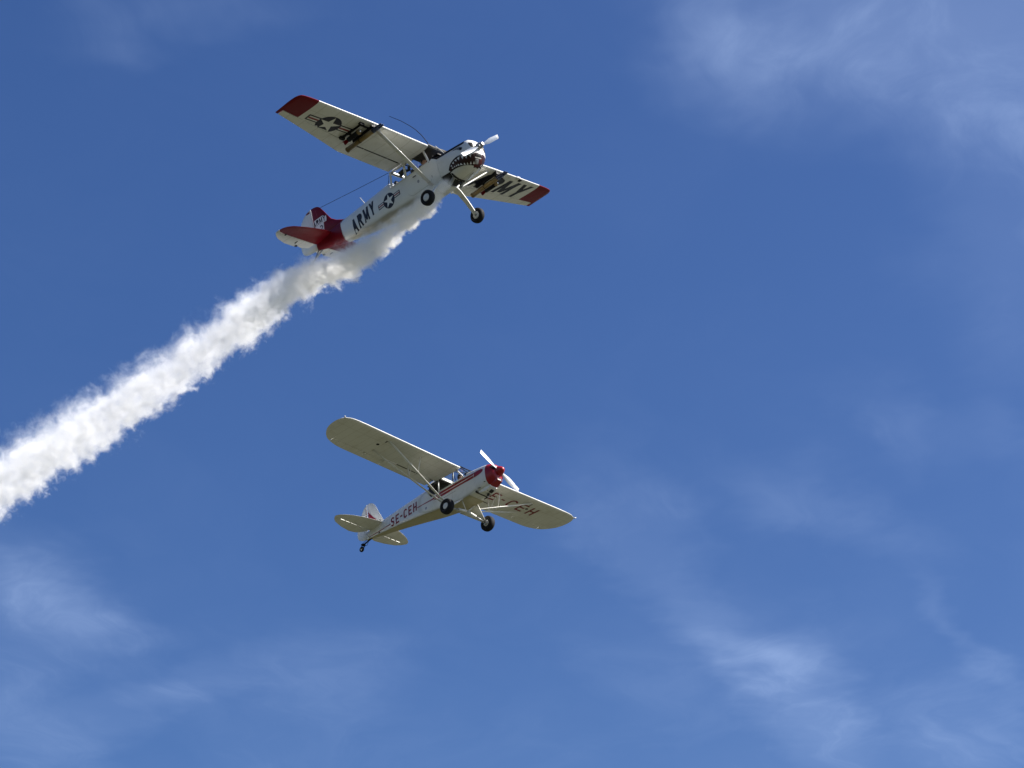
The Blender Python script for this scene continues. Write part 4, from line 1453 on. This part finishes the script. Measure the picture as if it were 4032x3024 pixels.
# ---- wings
def cub_outline(y):
    return interp([(.36, 0, -1.6), (4.25, 0, -1.6), (4.5, .0, -1.575), (4.8, -.005, -1.51), (5.0, -.015, -1.41), (5.15, -.04, -1.29), (5.28, -.09, -1.14), (5.38, -.17, -.99), (5.44, -.28, -.83), (5.465, -.38, -.70), (5.475, -.47, -.58)], y)
YS = [.36, 1.2, 2.0, 2.60]
YA = [2.603, 3.4, 4.25, 4.5, 4.82]
YT = [4.84, 5.0, 5.15, 5.28, 5.38, 5.44, 5.465, 5.475]
def csec(y):
    a, b = cub_outline(y)
    th = 1.0 if y < 4.5 else interp([(4.5, 1.0), (5.0, .92), (5.28, .75), (5.40, .5), (5.475, .12)], y)[0]
    return (y, a, b, zc_(y), th)
for s_ in (-1, 1):
    g = G()
    g.add(*panel(CUBFOIL, [csec(y) for y in YS], s_, x1=-1.17))
    g.add(*panel(CUBFOIL, [csec(y) for y in (2.60, 3.4, 4.25, 4.5, 4.84)], s_, x1=-1.29))
    g.add(*panel(CUBFOIL, [csec(y) for y in YT], s_))
    wing = autosmooth(g.obj('wing', FABRIC, C), 40)
    v, f = panel(CUBFOIL, [csec(y) for y in (.47, 1.2, 2.0, 2.592)], s_, x0=-1.20)
    autosmooth(mobj('flap', v, f, FABRIC, C), 40)
    v, f = panel(CUBFOIL, [csec(y) for y in YA], s_, x0=-1.302)
    autosmooth(mobj('aileron', v, f, FABRIC, C), 40)
    for (ya, yb) in ((.48, .62), (1.02, 1.25), (1.29, 1.62), (1.66, 2.12)):  # gap shade put in as a broken row of dark strips
        zf = lambda y: zc_(y) + CUBFOIL(.74)[1] * 1.6 - .005
        mobj('flap_gap_shade', [(-1.168, s_ * ya, zf(ya)), (-1.168, s_ * yb, zf(yb)), (-1.203, s_ * yb, zf(yb)), (-1.203, s_ * ya, zf(ya)), (-1.168, s_ * ya, zf(ya) + .02), (-1.168, s_ * yb, zf(yb) + .02), (-1.203, s_ * yb, zf(yb) + .02), (-1.203, s_ * ya, zf(ya) + .02)],
             [(0, 1, 2, 3), (4, 5, 6, 7), (0, 1, 5, 4), (1, 2, 6, 5), (2, 3, 7, 6), (3, 0, 4, 7)], SOOT_SHADE, wing)
    tree = bvh(wing)
    wz = lambda x, y: zc_(y) - .035
    # struts: V from the lower longeron
    bx = Vector((-.74, s_ * .37, -1.08))
    ft_ = Vector((-.25, s_ * 3.37, zc_(3.37) - .03))
    rt_ = Vector((-1.012, s_ * 3.378, zc_(3.38) - .02))
    G().tube([bx, bx.lerp(ft_, .5), ft_], [.042, .046, .040], 12, True, .45, (0, -s_ * .5, 1)).obj('wing_strut', FABRIC, C, True)
    b2 = bx + Vector((-.08, 0, .03))
    G().tube([b2, b2.lerp(rt_, .5), rt_], [.034, .036, .032], 12, True, .45, (0, -s_ * .5, 1)).obj('wing_strut', FABRIC, C, True)
    for (p, q, tt_) in ((bx, ft_, .5), (b2, rt_, .5)):
        m_ = p.lerp(q, tt_)
        top = Vector((m_.x + (.16 if q is ft_ else .0), m_.y, zc_(m_.y) - .03))
        G().tube([m_, top], .015, 8).obj('jury_strut', FABRIC, C, True)
    m1, m2 = b2.lerp(rt_, .5), Vector((-.62, s_ * 1.95, zc_(1.95) - .05))
    G().tube([m1, m2], .010, 6).obj('jury_strut', FABRIC, C, True)
    # small things on the underside
    g = G()
    for (x, y) in ((-.64, 3.49),):
        decal('inspection_hole', disc(x, s_ * y, .055, 16), (0, 0, -2), (1, 0, 0), (0, 1, 0), (0, 0, 1), tree, BLACK, wing, .004, .2)
    decal('strut_fitting', [stroke((-.27, s_ * 3.40), (-.40, s_ * 3.38), .035)], (0, 0, -2), (1, 0, 0), (0, 1, 0), (0, 0, 1), tree, BLACK, wing, .004, .2)
    G().box((-1.31, s_ * 3.47, zc_(3.47) - .05), (.10, .02, .06)).obj('aileron_horn', FABRIC, C)
    G().box((-1.27, s_ * 2.63, zc_(2.6) - .045), (.09, .02, .04)).obj('hinge_bracket', FABRIC, C)
    # position light on the tip
    G().tube([(-.14, s_ * 5.35, zc_(5.36)), (-.085, s_ * 5.425, zc_(5.45))], [.03, .018], 8).obj('position_light', HUB, wing, True)
    if s_ > 0:
        wd = {'*': .64, '-': .31, 'H': .60, 'S': .62, 'C': .64}
        polys, tw = word('SE-CEH', .49, wd, .39, .145)
        decal('lettering', polys, (-.918, 3.93 - tw, -2), (.0, 1, 0), (1, .02, 0), (0, 0, 1), tree, LETTER, wing, .004, .1)
    # main gear
    ax = Vector((-.182, s_ * .84, -1.60))
    f_ = Vector((-.02, s_ * .34, -1.185))
    r_ = Vector((-.86, s_ * .35, -1.10))
    G().tube([f_, ax], .030, 10, True, .7).obj('landing_gear_leg', FABRIC, C, True)
    G().tube([r_, ax + Vector((-.06, 0, .02))], .024, 10, True, .7).obj('landing_gear_leg', FABRIC, C, True)
    n_ = Vector((0, s_ * .64, .77)) * .006
    q = [f_, ax + Vector((0, 0, .0)), ax + Vector((-.06, 0, .02)), r_]
    mobj('gear_fairing', [tuple(p + n_) for p in q] + [tuple(p - n_) for p in q], [(0, 1, 2, 3), (4, 5, 6, 7), (0, 1, 5, 4), (1, 2, 6, 5), (2, 3, 7, 6), (3, 0, 4, 7)], FABRIC, C)
    ctr = Vector((-.20, s_ * .035, -1.46))
    mid = ctr.lerp(ax, .45)
    G().tube([ctr, mid], .045, 10).obj('shock_cord_cover', FABRIC, C, True)
    G().tube([mid, ax], .020, 8).obj('shock_strut', STEEL, C, True)
    G().tube([Vector((-.10, s_ * .30, -1.18)), ctr], .020, 8).obj('cabane_strut', FABRIC, C, True)
    G().tube([Vector((-.80, s_ * .12, -1.11)), ctr], .016, 8).obj('cabane_strut', FABRIC, C, True)
    G().tube([ax, ax + Vector((0, s_ * .16, 0))], .03, 10).obj('axle', STEEL, C, True)
    wheel_parts(C, (-.182, s_ * .947, -1.612), .268, .22, .12, s_, .108)
    G().tube([(-.182, s_ * .83, -1.612), (-.182, s_ * .855, -1.612)], .085, 16).obj('brake_disc', STEEL, C, True)

# ---- tail
ZS = -.142
ST = [(.05, -4.08, -4.765), (.23, -4.09, -4.765), (.70, -4.19, -4.765), (.86, -4.225, -4.765), (1.2, -4.345, -4.765), (1.40, -4.44, -4.765), (1.44, -4.47, -4.69)]
EL = [(.10, -4.79, -4.90), (.20, -4.79, -5.06), (.34, -4.79, -5.19), (.60, -4.79, -5.25), (1.0, -4.79, -5.185), (1.25, -4.79, -5.10), (1.42, -4.79, -5.04)]
ELT = [(1.42, -4.45, -5.04), (1.50, -4.52, -4.98), (1.58, -4.57, -4.90), (1.64, -4.65, -4.81), (1.665, -4.71, -4.76)]
for s_ in (-1, 1):
    rg = []
    for (y, a, b) in ST:
        vv_, _ = panel(SYM, [(y, a, a - (a - b) * 1.7, ZS, .62)], s_, x1=b)
        rg.append(vv_)
    v, f = loft(rg)
    autosmooth(mobj('stabilizer', v, f, FABRIC, C), 40)
    g = G()
    rg = []
    for (y, a, b) in EL:
        th = .020
        rg.append([(a + .0, s_ * y, ZS + th * .7), (a - .02, s_ * y, ZS + th), (b, s_ * y, ZS + .008), (b, s_ * y, ZS - .008), (a - .02, s_ * y, ZS - th), (a, s_ * y, ZS - th * .7)])
    g.add(*loft(rg))
    g.add(*panel(SYM, [(y, a, b, ZS, .55 if y < 1.6 else .3) for (y, a, b) in ELT], s_))
    autosmooth(g.obj('elevator', FABRIC, C), 40)
    for y in (.62, .945, 1.165, 1.40):
        G().box((-4.778, s_ * y, ZS), (.05, .03, .03)).obj('hinge', FABRIC, C)
    G().tube([(-4.62, s_ * .9, ZS - .02), (-4.80, s_ * .04, -.44)], .006, 5).obj('brace_wire', STEEL, C, True)
    G().tube([(-4.62, s_ * .9, ZS + .02), (-4.72, s_ * .01, .50)], .006, 5).obj('brace_wire', STEEL, C, True)
FIN2 = [(-4.116, -.06), (-4.25, .235), (-4.366, .46), (-4.467, .66), (-4.53, .77), (-4.60, .85), (-4.70, .905), (-4.80, .925), (-4.885, .92), (-4.89, -.10)]
RUD2 = [(-4.905, .93), (-4.97, .90), (-5.04, .86), (-5.12, .77), (-5.20, .64), (-5.29, .47), (-5.38, .28), (-5.435, .1), (-5.45, -.05), (-5.44, -.18), (-5.36, -.29), (-5.22, -.37), (-5.08, -.40), (-4.98, -.38), (-4.93, -.25)]
fin = lens_plate(FIN2, .06, 'fin', FABRIC, C, (-4.65, .3))
rud = lens_plate(RUD2, .05, 'rudder', FABRIC, C, (-5.15, .15))
ft = bvh(fin, rud)
for s_ in (-1, 1):
    A0 = dict(O=(0, s_ * .6, 0), U=(1, 0, 0), V=(0, 0, 1), D=(0, -s_, 0), tree=ft)
    decal('fin_flash', [[(-4.995, .816), (-4.915, .10), (-4.42, .12), (-4.62, .34), (-4.80, .56)]], mat=CRIMSON, parent=fin, off=.004, step=.05, **A0)
    decal('flash_line', [stroke((-4.905, .66), (-4.47, .19), .022)], mat=DECALW, parent=fin, off=.007, step=.05, **A0)
G().tube([(-4.70, 0, -.45), (-5.0, 0, -.50), (-5.2, 0, -.54)], .026, 8).obj('tail_spring', BLACK, C, True)
G().tube([(-5.16, -.05, -.53), (-5.275, -.05, -.666)], .018, 6).tube([(-5.16, .05, -.53), (-5.275, .05, -.666)], .018, 6).box((-5.19, 0, -.53), (.09, .13, .05)).obj('tail_fork', BLACK, C, True)
G().tube([(-4.88, .02, -.42), (-5.05, .05, -.58), (-5.18, .05, -.56)], .008, 5).tube([(-4.95, -.02, -.40), (-5.15, -.04, -.50)], .008, 5).obj('steering_spring', BLACK, C, True)
wheel_parts(C, (-5.275, 0, -.666), .096, .075, .05, -1, .045)
G().tube([(-1.97, 0, .0), (-2.01, 0, .10)], .010, 6).obj('antenna', BLACK, C, True)
G().box((-4.12, -.17, -.11), (.04, .03, .10)).obj('stabilizer_bolt', BLACK, C)

pilot(M_CUB @ Matrix.Translation((-.38, 0, -.83)), 'person with brown hair and brown jacket at the controls of the red nosed airplane', JACKET)

# ================================================================== SMOKE TRAIL
SP = [(-34, -.65, 1.30), (-28, -.70, 1.22), (-22, -.80, 1.08), (-19, -.84, 1.08), (-16, -1.05, 1.04), (-11.5, -1.10, .90), (-8, -1.04, .80), (-6.6, -1.04, .76), (-5.6, -1.13, .68), (-4.2, -1.46, .60), (-2.4, -1.50, .48), (-1.6, -1.44, .41), (-.4, -1.26, .38), (.2, -1.17, .30), (.5, -1.13, .19)]
X0, X1 = -34.0, 0.50
v, f = [], []
NX, NK = 90, 20
rg = []
for i in range(NX + 1):
    u = i / NX
    x = X0 + (X1 - X0) * (1 - (1 - u) ** 1.6)
    zc, R = interp(SP, x)
    rr_ = R * 1.5 + .06
    rg.append([(x, rr_ * math.cos(2 * math.pi * k / NK), zc + rr_ * math.sin(2 * math.pi * k / NK)) for k in range(NK)])
v, f = loft(rg)
smoke = mobj('smoke_trail', v, f, None, None, True)
smoke.matrix_world = M_BIRD @ Matrix.Translation((0, -.45, -.33))      # the airflow carries it to one side
smoke['label'] = 'long thick trail of white smoke streaming behind the shark mouth airplane'
smoke['category'] = 'smoke'
ms = bpy.data.materials.new('white_smoke')
ms.use_nodes = True
for n in list(ms.node_tree.nodes):
    ms.node_tree.nodes.remove(n)
t = NT(ms.node_tree)
P = t.node('ShaderNodeTexCoord').outputs['Object']
# roll the sample point about with a coarse warp
wp = t.noise(P, 1.3, 2.0, .5, out='Color')
wv = t.vmath('SCALE', t.vmath('SUBTRACT', wp, (.5, .5, .5)))
for n in ms.node_tree.nodes:
    if n.type == 'VECT_MATH' and n.operation == 'SCALE':
        n.inputs['Scale'].default_value = .55
px, py, pz = t.sep(P)
u = t.math('DIVIDE', t.math('SUBTRACT', px, X0), X1 - X0, clamp=True)


def fcurve(tab, lo, hi):
    n = ms.node_tree.nodes.new('ShaderNodeFloatCurve')
    c = n.mapping.curves[0]
    pts = [((x - X0) / (X1 - X0), (y_ - lo) / (hi - lo)) for x, y_ in tab]
    while len(c.points) < len(pts):
        c.points.new(.5, .5)
    for p, q in zip(c.points, pts):
        p.location = q
        p.handle_type = 'VECTOR'
    n.mapping.update()
    t.set(n.inputs['Value'], u)
    return t.math('ADD', t.math('MULTIPLY', n.outputs[0], hi - lo), lo)


zc = fcurve([(a, b) for a, b, c in SP], -2.0, 0.0)
Rr = fcurve([(a, c) for a, b, c in SP], 0.0, 2.0)
wx, wy, wz = t.sep(wv)
wsc = t.math('MULTIPLY', Rr, 1.15, clamp=True)
yy = t.math('ADD', py, t.math('MULTIPLY', wy, wsc))
zz = t.math('ADD', t.math('SUBTRACT', pz, zc), t.math('MULTIPLY', wz, wsc))
r = t.math('SQRT', t.math('ADD', t.math('MULTIPLY', yy, yy), t.math('MULTIPLY', zz, zz)))
Pw = t.vmath('ADD', P, wv)
n1 = t.noise(Pw, 2.3, 8.0, .62, .15)
n2 = t.noise(Pw, 4.2, 3.0, .5)
bil = t.math('ABSOLUTE', t.math('MULTIPLY', t.math('SUBTRACT', n2, .5), 2.0))
n0 = t.noise(P, 0.7, 2.0, .5)
# signed depth below the billowing skin, in units of the local radius
dep = t.math('SUBTRACT', 1.0, t.math('DIVIDE', r, Rr))
dep = t.math('ADD', dep, t.math('MULTIPLY', t.math('SUBTRACT', n1, .5), 2.1))
dep = t.math('ADD', dep, t.math('MULTIPLY', t.math('SUBTRACT', n0, .5), .5))
dep = t.math('ADD', dep, t.math('MULTIPLY', t.math('SUBTRACT', bil, .22), .45))
# crisp underneath, wispy on top
soft = t.mrange(t.math('DIVIDE', zz, Rr), -.6, .9, .28, .9)
prof = t.math('DIVIDE', dep, soft, clamp=True)
prof = t.math('MULTIPLY', prof, t.math('ADD', .35, t.math('MULTIPLY', prof, .65)))
n3 = t.noise(Pw, 5.5, 5.0, .6, .2)
prof = t.math('MULTIPLY', prof, t.mrange(n3, .32, .68, .35, 1.5))
near = t.mrange(px, -11.0, -3.0, 1.3, 5.2)
dn = t.math('MULTIPLY', prof, near)
dn = t.math('MULTIPLY', dn, t.mrange(px, X1, X1 - .2))
warm = t.mrange(px, -7.0, -.5)
alb = t.mixc(t.math('MULTIPLY', warm, t.mrange(n1, .35, .65, .4, 1.0)), (.999, .9965, .990, 1), (.992, .976, .938, 1))
alb = t.mixc(t.mrange(prof, .02, .45), (.90, .955, 1.0, 1), alb)      # thin smoke scatters bluer
vol = t.node('ShaderNodeVolumePrincipled', {'Color': alb, 'Density': dn, 'Anisotropy': .0})
vol.inputs['Density Attribute'].default_value = ''
t.node('ShaderNodeOutputMaterial', {'Volume': vol.outputs[0]})
ms.cycles.volume_step_rate = 0.03
ms.cycles.homogeneous_volume = False
smoke.data.materials.append(ms)
